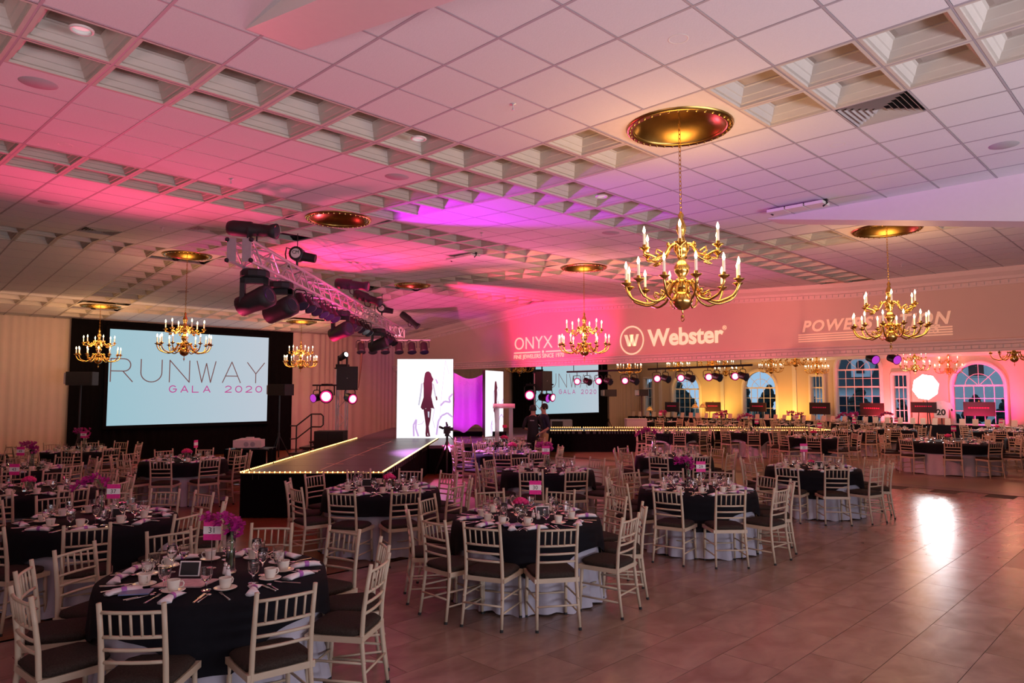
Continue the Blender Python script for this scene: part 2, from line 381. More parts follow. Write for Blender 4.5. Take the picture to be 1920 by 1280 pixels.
for k, (r_, z) in enumerate(rings):
    V += [(-r_, -r_, z), (r_, -r_, z), (r_, r_, z), (-r_, r_, z)]
    if k:
        for q in range(4):
            q2 = (q + 1) % 4; Fc.append((4 * k - 4 + q, 4 * k + q, 4 * k + q2, 4 * k - 4 + q2))
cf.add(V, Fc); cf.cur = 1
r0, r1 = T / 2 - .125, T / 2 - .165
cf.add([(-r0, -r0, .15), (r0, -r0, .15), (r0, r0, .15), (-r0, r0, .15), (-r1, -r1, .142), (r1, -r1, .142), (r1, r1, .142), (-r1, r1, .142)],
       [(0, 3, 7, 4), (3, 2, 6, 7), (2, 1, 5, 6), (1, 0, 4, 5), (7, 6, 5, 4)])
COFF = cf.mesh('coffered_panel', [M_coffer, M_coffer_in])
MEDS = [(4, 0), (14, 0), (4, 10), (14, 10), (4, 20), (14, 20), (4, 30), (14, 30)]
medc = {(i + a, j + b_) for i, j in MEDS for a in (-1, 0) for b_ in (-1, 0)}
DIFF = {(5, -3), (-9, 12), (0, 17), (2, 14)}
HOLE = {(4, 13), (12, 21)}
cells = {'tile': [], 'coffer': []}
for i in range(-13, 23):
    for j in range(-15, 33):
        if (i, j) in HOLE or (i, j) in medc or (i, j) in DIFF: continue
        x, y = (i + .5) * T + GX, (j + .5) * T + GY
        band = i in (-7, -6, 3, 4, 13, 14) or j in (3, 4, 9, 10, 19, 20, 29, 30)
        k = 'coffer' if band and (i, j) not in medc and (i, j) not in DIFF else 'tile'
        cells[k].append((x, y, i, j))
def joined(me, pts, name, mats):
    big = MB()
    for x, y, i, j in pts:
        M4 = Matrix.Translation((x, y, zc(y))) @ Matrix.Rotation(slope(y), 4, 'X')
        n = len(big.v); big.v += [tuple(M4 @ v.co) for v in me.vertices]
        for p in me.polygons: big.f.append(tuple(q + n for q in p.vertices)); big.m.append(p.material_index)
    return tag(big.build(name, mats, ceil), kind='stuff')
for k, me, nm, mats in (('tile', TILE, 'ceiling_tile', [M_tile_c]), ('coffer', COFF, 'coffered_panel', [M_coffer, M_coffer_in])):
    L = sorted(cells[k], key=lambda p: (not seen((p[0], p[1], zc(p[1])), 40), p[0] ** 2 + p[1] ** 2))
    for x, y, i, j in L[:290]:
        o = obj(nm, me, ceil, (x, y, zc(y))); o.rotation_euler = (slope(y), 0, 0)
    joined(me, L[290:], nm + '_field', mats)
MJ = {i: sorted(j for a, j in MEDS if a == i) for i, _ in MEDS}; MI = {j: sorted(i for i, b_ in MEDS if b_ == j) for _, j in MEDS}
for i in range(-13, 24):
    x = i * T + GX
    if x > XH: continue
    mb = MB(); cuts = sorted(ys + [c for j in MJ.get(i, []) for c in (grid(i, j - 1)[1], grid(i, j + 1)[1])])
    for a, b_ in zip(cuts, cuts[1:]):
        if any(abs((a + b_) / 2 - grid(i, j)[1]) < T for j in MJ.get(i, [])): continue
        za, zb = zc(a), zc(b_ - .001)
        mb.obox((x, (a + b_) / 2, (za + zb) / 2 + .006), (.011, 0, 0), (0, (b_ - a) / 2, (zb - za) / 2), (0, 0, .005))
    mb.build('ceiling_rail', M_rail, ceil)
for j in range(-15, 34):
    y = j * T + GY; cuts = [-5.] + [c for i in MI.get(j, []) for c in (grid(i - 1, j)[0], grid(i + 1, j)[0])] + [XH]
    mb = MB()
    for a, b_ in zip(cuts[::2], cuts[1::2]): mb.box(a, b_, y - .008, y + .008, zc(y) + .002, zc(y) + .012)
    mb.build('cross_rail', M_rail, ceil)
for i, j in HOLE:
    x, y = (i + .5) * T + GX, (j + .5) * T + GY
    tag(MB().box(x - .29, x + .29, y - .29, y + .29, zc(y) + .10, zc(y) + .12).build('ceiling_opening', M_dark, ceil), 'dark open cell where a tile is out')
# sloped ribs that drop from the flat part
for x0, x1, yt in ((10.0, 10.45, 4.57), (2.12, 2.55, 4.72)):
    L = 9.0; z0 = 4.635; zl = z0 - .182 * L
    tag(MB().add([(x0, yt, z0), (x1, yt, z0), (x1, yt - L, z0), (x0, yt - L, z0), (x0, yt, z0 - .01), (x1, yt, z0 - .01), (x1, yt - L, zl), (x0, yt - L, zl)],
        [(0, 1, 2, 3), (7, 6, 5, 4), (0, 4, 5, 1), (2, 6, 7, 3), (0, 3, 7, 4), (1, 5, 6, 2)]).build('beam', M_white), kind='structure')

# walls
tag(MB().box(-5.3, -5, -6.3, YB + .7, -.2, 5.6).build('wall_left', M_wall2), kind='structure')
tag(MB().box(-5, XW + .3, -6.3, -6, -.2, 5.6).build('wall_front', M_wall2), kind='structure')
tag(MB().box(-5, XW + .3, YB + .4, YB + .7, -.2, 5.6).build('wall_back', M_wall2), kind='structure')
# unseen windows with glowing panes, added to explain the fill on the ceiling
M_addedpane = mat('daylight_pane', (.5, .6, .7), .1, emit=(.8, .86, 1), estr=.5, sample=False)  # panes of the added windows, given a glow of their own
for n in range(10):
    fr_ = n < 6; c = .8 + 1.85 * n if fr_ else .6 + 2.0 * (n - 6)
    def bxw(m_, a0, a1, d0, d1, z0, z1): return m_.box(a0, a1, -6 + d0, -6 + d1, z0, z1) if fr_ else m_.box(-5 + d0, -5 + d1, a0, a1, z0, z1)
    wf = MB(); [bxw(wf, *q) for q in ((c - .8, c - .72, 0, .08, .4, 2.6), (c + .72, c + .8, 0, .08, .4, 2.6), (c - .72, c + .72, 0, .08, 2.5, 2.6), (c - .72, c + .72, 0, .08, .4, .5))]
    wf = tag(wf.build('window_%d' % (n + 9), M_white), kind='structure')
    bxw(MB(), c - .72, c + .72, .01, .03, .5, 2.5).build('pane', M_addedpane, wf)
    for q in (-.24, .24): bxw(MB(), c + q - .012, c + q + .012, .03, .05, .5, 2.5).build('muntin', M_white, wf)
    for z in (1.0, 1.5, 2.0): bxw(MB(), c - .72, c + .72, .03, .05, z - .012, z + .012).build('muntin', M_white, wf)
wh = MB()
for a, b_ in zip(ys, ys[1:]):
    za, zb = zc(a) + .3, zc(b_ - .001) + .3
    wh.add([(XH, a, 2.95), (XH + .5, a, 2.95), (XH + .5, b_, 2.95), (XH, b_, 2.95), (XH, a, za), (XH + .5, a, za), (XH + .5, b_, zb), (XH, b_, zb)],
           [(3, 2, 1, 0), (4, 5, 6, 7), (0, 1, 5, 4), (1, 2, 6, 5), (2, 3, 7, 6), (3, 0, 4, 7)])
tag(wh.build('wall_header', M_wall), kind='structure')
def trim_run(name, zf, prof, dent):
    mb = MB()
    for a, b_ in zip(ys, ys[1:]):
        n = len(prof); P = []
        for Y in (a, b_ - .001):
            for d, z in prof: P.append((XH - d, Y, zf(Y) + z))
        mb.add(P, [(k, k + 1, n + k + 1, n + k) for k in range(n - 1)] + [(n - 1, 0, n, 2 * n - 1)])
    o = tag(mb.build(name, M_trim), kind='structure')
    dm = MB(); y = -2.
    while y < YB:
        z = zf(y) + dent[1]; dm.box(XH - dent[0] - .02, XH - dent[0] + .004, y, y + .07, z, z + .06); y += .14
    tag(dm.build('dentil_row', M_trim, o), kind='stuff')
trim_run('trim_1', zc, [(0, -.34), (.02, -.34), (.02, -.24), (.05, -.23), (.06, -.17), (.13, -.09), (.15, -.03), (.16, .01), (0, .01)], (.02, -.31))
trim_run('trim_2', lambda Y: 2.95, [(0, -.02), (.03, -.02), (.03, .03), (.05, .04), (.05, .11), (.08, .125), (.09, .17), (.12, .20), (.12, .22), (0, .23)], (.05, .045))
# side room
tag(MB().box(XH + .5, XW + .3, -6, YB + .4, 4.5, 4.7).build('ceiling_side_room', M_wall2), kind='structure')
WINS = [(20.95, 1.62, .75, 2.25, True), (16.67, 1.70, .75, 2.3, True), (13.75, .52, .75, 2.85, False), (11.86, 1.90, .5, 3.13, True), (10.05, .55, .75, 2.85, False), (7.07, 1.82, .75, 2.36, True), (2.6, 1.82, .75, 2.36, True), (23.4, .5, .75, 2.85, False)]
ww = MB(); edges = sorted(WINS); y = -6.
def slab(y0, y1, z0, z1):
    if y1 - y0 > 1e-4 and z1 - z0 > 1e-4: ww.box(XW, XW + .25, y0, y1, z0, z1)
for c, wd, s0, s1, arch in edges:
    slab(y, c - wd / 2, -.2, 4.6); slab(c - wd / 2, c + wd / 2, -.2, s0)
    if arch:
        n = 14
        for k in range(n):
            ya, yb = c - wd / 2 + wd * k / n, c - wd / 2 + wd * (k + 1) / n
            ha = s1 + math.sqrt(max(0, (wd / 2) ** 2 - (ya - c) ** 2)); hb = s1 + math.sqrt(max(0, (wd / 2) ** 2 - (yb - c) ** 2))
            ww.add([(XW, ya, ha), (XW, yb, hb), (XW, yb, 4.6), (XW, ya, 4.6), (XW + .25, ya, ha), (XW + .25, yb, hb), (XW + .25, yb, 4.6), (XW + .25, ya, 4.6)],
                   [(0, 3, 2, 1), (4, 5, 6, 7), (0, 1, 5, 4)])
    else: slab(c - wd / 2, c + wd / 2, s1, 4.6)
    y = c + wd / 2
slab(y, YB + .4, -.2, 4.6)
tag(ww.build('wall_window', M_wall2), kind='structure')
for n, (c, wd, s0, s1, arch) in enumerate(WINS):
    win = MB(); R = wd / 2
    path = [(XW - .03, c - R - .07, s0 - .05), (XW - .03, c - R - .07, s1)]
    if arch: path += [(XW - .03, c - (R + .07) * math.cos(PI * k / 16), s1 + (R + .07) * math.sin(PI * k / 16)) for k in range(1, 16)]
    else: path += [(XW - .03, c - R - .07, s1 + .07), (XW - .03, c + R + .07, s1 + .07)]
    path += [(XW - .03, c + R + .07, s1), (XW - .03, c + R + .07, s0 - .05)]
    win.tube(path, .085, 6)
    wo_ = tag(win.build('window_%d' % (n + 1), M_white), kind='structure')
    MB().box(XW - .12, XW + .05, c - R - .14, c + R + .14, s0 - .08, s0).build('window_sill', M_white, wo_)
    xm = XW + .1
    bars = [s1] + [s0 + (s1 - s0) * k / 3 for k in (1, 2)] if arch else [s1 - .55] + [s0 + (s1 - .55 - s0) * k / 3 for k in (1, 2)]
    if n == 3: bars = [s1, 2.33, 1.45, 1.9, 2.72, 1.0]
    for z in bars:
        t = .035 if z in (s1, 2.33, s1 - .55) else .012
        MB().box(xm - .02, xm + .02, c - R, c + R, z - t, z + t).build('muntin', M_white, wo_)
    nv = 5 if wd > 1 else 3
    for k in range(1, nv):
        yy = c - R + wd * k / nv
        MB().box(xm - .015, xm + .015, yy - .012, yy + .012, s0, s1).build('muntin', M_white, wo_)
    if arch:
        for k in (1, 2, 3):
            a = PI * k / 4
            MB().tube([(xm, c, s1), (xm, c - R * math.cos(a), s1 + R * math.sin(a))], .012, 5).build('muntin', M_white, wo_)
        MB().tube([(xm, c - R * .55 * math.cos(PI * k / 10), s1 + R * .55 * math.sin(PI * k / 10)) for k in range(11)], .012, 5).build('muntin', M_white, wo_)
    if arch: poly = [(c - R, s0), (c + R, s0)] + [(c + R * math.cos(PI * k / 14), s1 + R * math.sin(PI * k / 14)) for k in range(15)]
    else: poly = [(c - R, s0), (c + R, s0), (c + R, s1), (c - R, s1)]
    pm = MB(); pm.add([(xm + .02, a, z) for a, z in poly], [tuple(range(len(poly)))]); pm.build('pane', M_pane, wo_)
# flat casing posts beside the windows
for y_ in (18.75, 22.6, 14.85):
    tag(MB().box(XW - .05, XW, y_ - .1, y_ + .1, 0, 3.4).build('trim_3', M_white), kind='structure')
tag(MB().box(XW - .10, XW, -6, YB, 3.62, 3.70).box(XW - .18, XW, -6, YB, 3.70, 3.84).build('trim_4', M_white), kind='structure')

# ------------------------------------------------------------------ outside the windows
tag(MB().box(XW + .3, 90, -40, 60, -.4, -.25).build('lawn', M_lawn), 'dim lawn and car park beyond the windows', 'lawn', kind='structure')
def house(loc, L, D, H, ridge, label, dormers, wz=.9):
    hs = empty('house', loc, 0, label, 'house')
    MB().box(0, D, -L / 2, L / 2, 0, H).build('wall', M_house, hs)
    MB().add([(-.4, -L / 2 - .3, H), (D + .4, -L / 2 - .3, H), (D + .4, L / 2 + .3, H), (-.4, L / 2 + .3, H), (D / 2, -L / 2 - .3, ridge), (D / 2, L / 2 + .3, ridge)],
             [(0, 4, 5, 3), (1, 2, 5, 4), (0, 1, 4), (3, 5, 2), (0, 3, 2, 1)]).build('roof', M_roof, hs)
    for k in range(4):
        y_ = -L / 2 + L * (k + .5) / 4
        f = MB().box(-.06, 0, y_ - .45, y_ + .45, wz, wz + 1.2).build('window', M_house, hs); MB().box(-.08, -.06, y_ - .37, y_ + .37, wz + .07, wz + 1.13).build('pane', M_paneD, f)
    for y_ in dormers:
        d = MB()
        d.add([(.1, y_ - .6, H + .65), (.1, y_ + .6, H + .65), (.1, y_ + .6, H + 1.75), (.1, y_, H + 2.3), (.1, y_ - .6, H + 1.75),
               (D / 2, y_ - .6, H + .65), (D / 2, y_ + .6, H + .65), (D / 2, y_ + .6, H + 1.75), (D / 2, y_, H + 2.3), (D / 2, y_ - .6, H + 1.75)],
              [(0, 4, 3, 2, 1), (1, 2, 7, 6), (2, 3, 8, 7), (3, 4, 9, 8), (4, 0, 5, 9)])
        o = d.build('dormer', M_house, hs)
        MB().add([(.05, y_ - .26, H + .9), (.05, y_ + .26, H + .9)] + [(.05, y_ + .26 * math.cos(PI * k / 8), H + 1.5 + .26 * math.sin(PI * k / 8)) for k in range(9)], [tuple(range(11))]).build('pane', M_paneD, o)
    return hs
house((50, 16.9, -.25), 9, 8, 2.7, 6.6, 'pale house with white gabled dormer seen through the tall window', [0.0])
house((47, 8.6, -.25), 8, 8, 6.2, 8.6, 'pale sided house seen through the arched window by the umbrella light', [], 3.2)
tr = random.Random(3)
for k, (x, y_, hh) in enumerate([(46, 24, 4.4), (45, 27.5, 3.5), (48, 31, 5.2), (44, 20.5, 3.0), (46, 15.6, 2.9), (47, 34, 4.5), (43, 8.9, 2.3), (43, 7.6, 2.2), (43, 10.2, 2.3), (43, 12.4, 2.1)]):
    t_ = empty('tree', (x, y_, -.25), 0, ['tall dark tree beyond the first arched window', 'low dark tree beyond the drape corner', 'tallest dark tree behind the corner window', 'low dark evergreen beyond the second arched window', 'dark conical evergreen before the dormered house', 'dark tree far behind the corner', 'dark bush before the pale sided house, first', 'dark bush before the pale sided house, second', 'dark bush before the pale sided house, third', 'dark bush beside the narrow window'][k], 'tree', 'trees outside the windows')
    MB().tube([(0, 0, 0), (0, 0, hh * .5)], .12, 6).build('trunk', M_tree, t_)
    cm = MB()
    for q in range(26):
        a = tr.random() * 6.28; f_ = tr.random(); r_ = (1 - f_ * .9) * hh * .26 * tr.uniform(.5, 1)
        cm.ball((r_ * math.cos(a), r_ * math.sin(a), hh * (.22 + .7 * f_)), hh * .13 * (1.2 - f_ * .7), 7, 4)
    cm.build('foliage', M_tree, t_)

# ------------------------------------------------------------------ drapes and screens
def drape(name, label, p0, p1, z0, z1, m, amp=.05, wl=.26, cat='curtain', seed=1, parent=None):
    rd = random.Random(seed); p0, p1 = Vector(p0), Vector(p1); L = (p1 - p0).length; t = (p1 - p0) / L; n_ = Vector((t.y, -t.x))
    N = max(8, int(L / .05)); vs_ = []; fs_ = []; ph = 0
    for k in range(N + 1):
        ph += .05 / wl * 2 * PI * (1 + .5 * math.sin(k * .13 + seed)); a = amp * (.6 + .4 * math.sin(k * .07 + seed * 2))
        q = p0 + t * (L * k / N)
        for z, s_ in ((z0, 1.15), ((z0 + z1) / 2, 1.), (z1, .75)):
            o = n_ * (a * s_ * math.sin(ph)); vs_.append((q.x + o.x, q.y + o.y, z))
    for k in range(N):
        for r_ in (0, 1): fs_.append((3 * k + r_, 3 * k + 3 + r_, 3 * k + 4 + r_, 3 * k + 1 + r_))
    o = MB().add(vs_, fs_).build(name, m, parent, True)
    if label: tag(o, label, cat)
    return o
drape('white_drape', 'white pleated drape along the back wall beside the black screen surround', (-4.8, YB), (5.82, YB), .02, 4.24, M_drape, seed=2)
drape('white_drape', 'pink-lit white pleated drape behind the truss tower and stage', (12.72, YB), (18.2, YB), .02, 4.27, M_drape, seed=3)
drape('white_drape', 'narrow white drape between the tall LED panel and black surround', (18.2, YB), (24.4, YB), .02, 4.4, M_drape, seed=4)
drape('white_drape', 'white drape in the side room beside the far projection screen', (31.6, YB), (34.9, YB), .02, 4.4, M_drape, seed=5)
drape('black_drape', 'black pleated drape surrounding the large projection screen', (5.7, YB - .12), (12.8, YB - .12), .02, 4.26, M_black_drape, seed=6, amp=.035)
drape('black_drape', 'black pleated drape surrounding the projection screen in the side room', (24.2, YB - .12), (31.7, YB - .12), .02, 4.35, M_black_drape, seed=7, amp=.035)
def screen(x0, x1, z0, z1, Y, label):
    s_ = empty('projection_screen', ((x0 + x1) / 2, Y, z0), 0, label, 'screen'); c = (x0 + x1) / 2
    w2 = (x1 - x0) / 2; H = z1 - z0
    MB().box(-w2, w2, -.02, 0, 0, H).build('screen_surface', M_screen, s_)
    for nm, bx in (('screen_border', (-w2 - .1, w2 + .1, -.03, .02, H, H + .1)), ('screen_border', (-w2 - .1, w2 + .1, -.03, .02, -.1, 0)), ('screen_border', (-w2 - .1, -w2, -.03, .02, 0, H)), ('screen_border', (w2, w2 + .1, -.03, .02, 0, H))):
        MB().box(*bx).build(nm, M_black_drape, s_)
    k = 2 * w2 / 5.09
    t1 = MB(); stroke_text(t1, 'RUNWAY', .70 * k, .62 * k, .235 * k, .030 * k, frame((-w2 + .06 * k, -.021, H * .455), (1, 0, 0), (0, 0, 1), (0, -1, 0)))
    t1.build('lettering', M_text, s_)
    t2 = MB(); stroke_text(t2, 'GALA 2020', .205 * k, .215 * k, .145 * k, .032 * k, frame((-w2 + 1.78 * k, -.021, H * .345), (1, 0, 0), (0, 0, 1), (0, -1, 0)))
    t2.build('lettering', M_textp, s_)
screen(6.70, 11.79, 1.07, 4.0, YB - .22, 'large pale blue projection screen reading RUNWAY GALA 2020 on black drape')
screen(25.7, 30.72, 1.0, 3.92, YB - .22, 'second RUNWAY GALA 2020 screen seen beneath the header wall')

# ------------------------------------------------------------------ projected logos, painted as thin glowing shapes on the header wall
def logo_glow(label):
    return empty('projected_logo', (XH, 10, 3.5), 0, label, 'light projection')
g = logo_glow('projected cream lettering ONYX II with small tagline on the pink wall'); g.location = (0, 0, 0)
text_obj('lettering', 'ONYX II', .60, M_logo, on_header(17.08, 3.53), g, align='LEFT', spacing=1.02, offset=-.004)
text_obj('lettering', 'FINE JEWELERS SINCE 1970', .195, M_logo, on_header(17.1, 3.215), g, align='LEFT', spacing=.98)
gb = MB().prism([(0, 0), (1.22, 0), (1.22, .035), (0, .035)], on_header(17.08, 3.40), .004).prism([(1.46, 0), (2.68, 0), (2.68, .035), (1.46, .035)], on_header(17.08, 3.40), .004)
gb.build('rule', M_logo, g)
MB().prism([(1.34, -.04), (1.39, .018), (1.34, .075), (1.29, .018)], on_header(17.08, 3.40), .004).build('diamond', M_logo, g)
g = logo_glow('projected cream circled emblem and bold wordmark in the middle of the header wall'); g.location = (0, 0, 0)
text_obj('lettering', 'Webster', .66, M_logo, on_header(11.62, 3.42), g, align='LEFT', offset=.018, spacing=.98)
text_obj('lettering', '®', .16, M_logo, on_header(9.28, 3.74), g, align='LEFT')
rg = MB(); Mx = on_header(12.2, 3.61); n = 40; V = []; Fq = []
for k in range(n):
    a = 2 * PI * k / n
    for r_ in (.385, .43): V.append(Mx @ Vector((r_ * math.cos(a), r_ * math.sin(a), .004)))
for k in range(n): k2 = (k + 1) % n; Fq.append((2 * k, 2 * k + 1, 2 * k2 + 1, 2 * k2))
rg.add(V, Fq); rg.build('emblem_ring', M_logo, g)
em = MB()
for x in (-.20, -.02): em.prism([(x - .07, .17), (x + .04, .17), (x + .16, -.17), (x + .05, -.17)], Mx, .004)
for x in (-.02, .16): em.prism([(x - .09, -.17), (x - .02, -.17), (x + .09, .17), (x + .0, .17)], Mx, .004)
em.build('emblem', M_logo, g)
g = logo_glow('faint projected slanted wordmark with stripes behind the chandelier on the header wall'); g.location = (0, 0, 0)
text_obj('lettering', 'POWERSTATION', .37, M_logo2, on_header(7.16, 3.56), g, align='LEFT', shear=.25, offset=.012, spacing=1.16)
text_obj('lettering', 'EVENTS', .26, M_logo2, on_header(5.1, 3.36), g, align='LEFT', shear=.3, offset=.006)
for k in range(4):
    MB().prism([(0, 0), (1.95, 0), (1.95, .028), (0, .028)], on_header(7.25, 3.47 - k * .055), .004).build('stripe', M_logo2, g)
    MB().prism([(0, 0), (.62, 0), (.62, .028), (0, .028)], on_header(4.55, 3.47 - k * .055), .004).build('stripe', M_logo2, g)

# ------------------------------------------------------------------ medallions and chandeliers
R0 = .50
dome = MB().lathe([(.02, .17), (.14, .165), (.26, .14), (.36, .09), (.42, .03), (.44, .0)], 36).mesh('dish', M_brass_d, True)
rimm = MB().lathe([(.435, .02), (.435, -.012), (.455, -.022), (.475, -.012), (.49, -.02), (.505, -.008), (.51, .012)], 36).mesh('rim', M_brass_d, True)
pnl = MB(); n = 40
for k in range(n):
    a = 2 * PI * k / n; c_, s_ = math.cos(a), math.sin(a); q = .598 / max(abs(c_), abs(s_)); pnl.v += [(.44 * c_, .44 * s_, .008), (q * c_, q * s_, .008)]
pnl.f = [(2 * k, 2 * k + 1, (2 * k + 3) % (2 * n), (2 * k + 2) % (2 * n)) for k in range(n)]; pnl.m = [0] * n
PNL = pnl.mesh('surround_panel', mat('medallion_surround', (.72, .66, .60), .85, var=.05))
bead = MB()
for k in range(36):
    a = 2 * PI * k / 36; bead.ball((.475 * math.cos(a), .475 * math.sin(a), -.018), .013, 5, 4)
bead = bead.mesh('beading', M_brass)
medname = {(4, 0): 'above the big near chandelier', (14, 0): 'above the chandelier before the striped projection', (4, 10): 'left empty above the truss hoist', (14, 10): 'above the chandelier before the ONYX projection',
           (4, 20): 'above the chandelier in front of the screen', (14, 20): 'left empty beyond the truss', (4, 30): 'above the far chandelier by the black drape', (14, 30): 'above the chandelier by the pink drape'}
for i, j in MEDS:
    x, y = grid(i, j)
    spawn('ceiling_medallion', [('dish', dome), ('rim', rimm, [('beading', bead)]), ('surround_panel', PNL)], (x, y, zc(y) - .002), 0, 'round aged-brass ceiling medallion ' + medname[(i, j)], 'medallion', 'brass ceiling medallions')

def arm_path(r, z_in, z_low, z_cup):
    P = [(.05, z_in), (.12, z_in - .02), (.17, z_in - .10), (.22, z_low + .04), (.32, z_low), (r - .14, z_low + .01), (r - .05, z_low + .05), (r, z_cup - .05), (r, z_cup)]
    Q = []
    for k in range(len(P) - 1):
        p0, p1, p2, p3 = P[max(k - 1, 0)], P[k], P[k + 1], P[min(k + 2, len(P) - 1)]
        for s_ in range(3):
            t = s_ / 3
            Q.append(tuple(.5 * ((2 * p1[c]) + (-p0[c] + p2[c]) * t + (2 * p0[c] - 5 * p1[c] + 4 * p2[c] - p3[c]) * t * t + (-p0[c] + 3 * p1[c] - 3 * p2[c] + p3[c]) * t ** 3) for c in (0, 1)))
    return [(a, 0, b_) for a, b_ in Q + [P[-1]]]
def arm_parts(r, z_in, z_low, z_cup, n=7):
    a = MB().tube(arm_path(r, z_in, z_low, z_cup), .0115, n).ball((.14, 0, z_in - .01), .02, 6, 4).tube([(.20, 0, z_low + .08), (.26, 0, z_low + .11), (.27, 0, z_low + .07), (.24, 0, z_low + .06)], .008, 5)
    bo = MB().lathe([(.012, -.03), (.02, -.02), (.05, 0), (.052, .006), (.018, .008), (.017, .035), (.012, .035)], 12, (r, 0, z_cup))
    ca = MB().lathe([(.0125, .02), (.0125, .14), (.001, .142)], 8, (r, 0, z_cup))
    bu = MB().lathe([(.006, .138), (.012, .155), (.0145, .168), (.010, .188), (.001, .212)], 8, (r, 0, z_cup))
    return a, bo, ca, bu
ARML, ARMU = (.53, .26, .05, .24), (.385, .62, .45, .56)
fine = {}
for key, sp in (('L', ARML), ('U', ARMU)):
    a, bo, ca, bu = arm_parts(*sp)
    fine[key] = (a.mesh('arm', M_brass, True), bo.mesh('drip_pan', M_brass, True), ca.mesh('candle', M_candle, True), bu.mesh('bulb', M_bulb, True))
    one = MB()
    for k, q in enumerate((a, bo, ca, bu)):
        nn = len(one.v); one.v += q.v; one.f += [tuple(i + nn for i in f) for f in q.f]; one.m += [0 if k < 2 else k - 1] * len(q.f)
    fine[key + '1'] = one.mesh('arm', [M_brass, M_candle, M_bulb], True)
COLUMN = MB().lathe([(.001, .0), (.025, .02), (.03, .16), (.06, .18), (.075, .22), (.05, .27), (.035, .30), (.065, .35), (.075, .40), (.045, .44), (.03, .47), (.055, .53), (.075, .57), (.07, .62), (.04, .66), (.028, .70), (.045, .75), (.05, .79), (.03, .84), (.018, .87), (.03, .90), (.012, .93), (.001, .94)], 18).mesh('column', M_brass, True)
BALL = MB().ball((0, 0, .085), .10, 18, 10).mesh('ball', M_brass, True)
FIN = MB().lathe([(.001, -.05), (.012, -.04), (.006, -.02), (.02, 0), (.001, .02)], 10).mesh('finial', M_brass, True)
PEND = MB().ball((0, 0, -.075), .018, 8, 5)
PEND.tube([(.02 * math.cos(k * PI / 4), 0, -.10 + .02 * math.sin(k * PI / 4)) for k in range(9)], .005, 5)
PEND = PEND.mesh('hook', M_brass)
def chain_mesh(L):
    mb = MB(); z = 0; k = 0
    while z < L:
        pts = []
        for q in range(9):
            a = q * PI / 4; r_ = .012 * math.cos(a); pts.append((r_ if k % 2 else 0, 0 if k % 2 else r_, z + .027 + .027 * math.sin(a)))
        mb.tube(pts, .0038, 4, False); z += .042; k += 1
    return mb.mesh('chain', M_brass_d)
def chandelier(x, y, zb, ztop, label, fine_=False, s=1.0, warm=1.0, nl=12, nu=6, a0=.1, group='brass candle chandeliers', power=60, col=(1, .52, .20)):
    c = empty('chandelier', (x, y, zb), a0, label, 'chandelier', group); c.scale = (s,) * 3
    obj('column', COLUMN, c); obj('ball', BALL, c); obj('finial', FIN, c); obj('hook', PEND, c)
    obj('chain', chain_mesh((ztop - zb) / s - .93), c, (0, 0, .93))
    for key, n_, off in (('L', nl, 0), ('U', nu, .26)):
        for k in range(n_):
            a = off + 2 * PI * k / n_
            if fine_:
                me = fine[key]; o = obj('arm', me[0], c, rz=a)
                obj('drip_pan', me[1], o); obj('candle', me[2], o); obj('bulb', me[3], o)
            else: obj('arm', fine[key + '1'], c, rz=a)
    if power:
        lamp('chandelier_light', 'POINT', (x, y, zb + .62 * s), power, col, shadow_soft_size=.30)
    return c
for (i, j), lab, fi in (((4, 0), 'large brass candle chandelier, nearest and biggest, before the circled-emblem projection', True), ((14, 0), 'brass candle chandelier hanging before the striped wordmark projection', True),
        ((14, 10), 'brass candle chandelier hanging between the two cream projections', False), ((4, 20), 'brass candle chandelier in front of the projection screen top', False),
        ((4, 30), 'brass candle chandelier at the edge of black drape and screen', False), ((14, 30), 'brass candle chandelier against the pink drape beside the black surround', False)):
    x, y = grid(i, j); chandelier(x, y, 2.87, zc(y) + .15, lab, fi, s=1.0, a0=.1 + .3 * i)
SIDE = [(1446, 700, 33, 1.0), (1532, 702, 34, 1.0), (1492, 687, 25.5, 1.0), (1716, 697, 28, 1.0), (1779, 702, 30.5, 1.0), (1902, 678, 17.5, .95), (974, 700, 26.0, 1.0), (1180, 701, 31, 1.0), (1272, 697, 34, 1.0), (1361, 705, 35, 1.0), (1336, 690, 27, .95)]
SLAB = ['left of the lamp pair before the arched windows', 'beside the tall narrow window', 'pink-lit, high behind the header edge', 'above the white umbrella light', 'beside the arched window with the pale house', 'closest under the header at the picture edge', 'behind the header above the black drape', 'behind the light bar beside the drape', 'behind the light bar before the first arched window', 'behind the light bar end', 'hanging higher behind the light bar']
for (x, y, v, s), lb in zip(SIDE, SLAB):
    p = at_v(x, y, v); chandelier(p.x, p.y, p.z, 4.5, 'side-room brass chandelier ' + lb, False, s=s, nl=10, a0=x * .01, group='side room chandeliers', power=0)
for X_, Y_ in ((22, 6), (22, 14), (29, 5), (29, 12), (29, 19)):
    lamp('chandelier_light', 'POINT', (X_, Y_, 3.2), 32, (1, .52, .24), shadow_soft_size=.4)

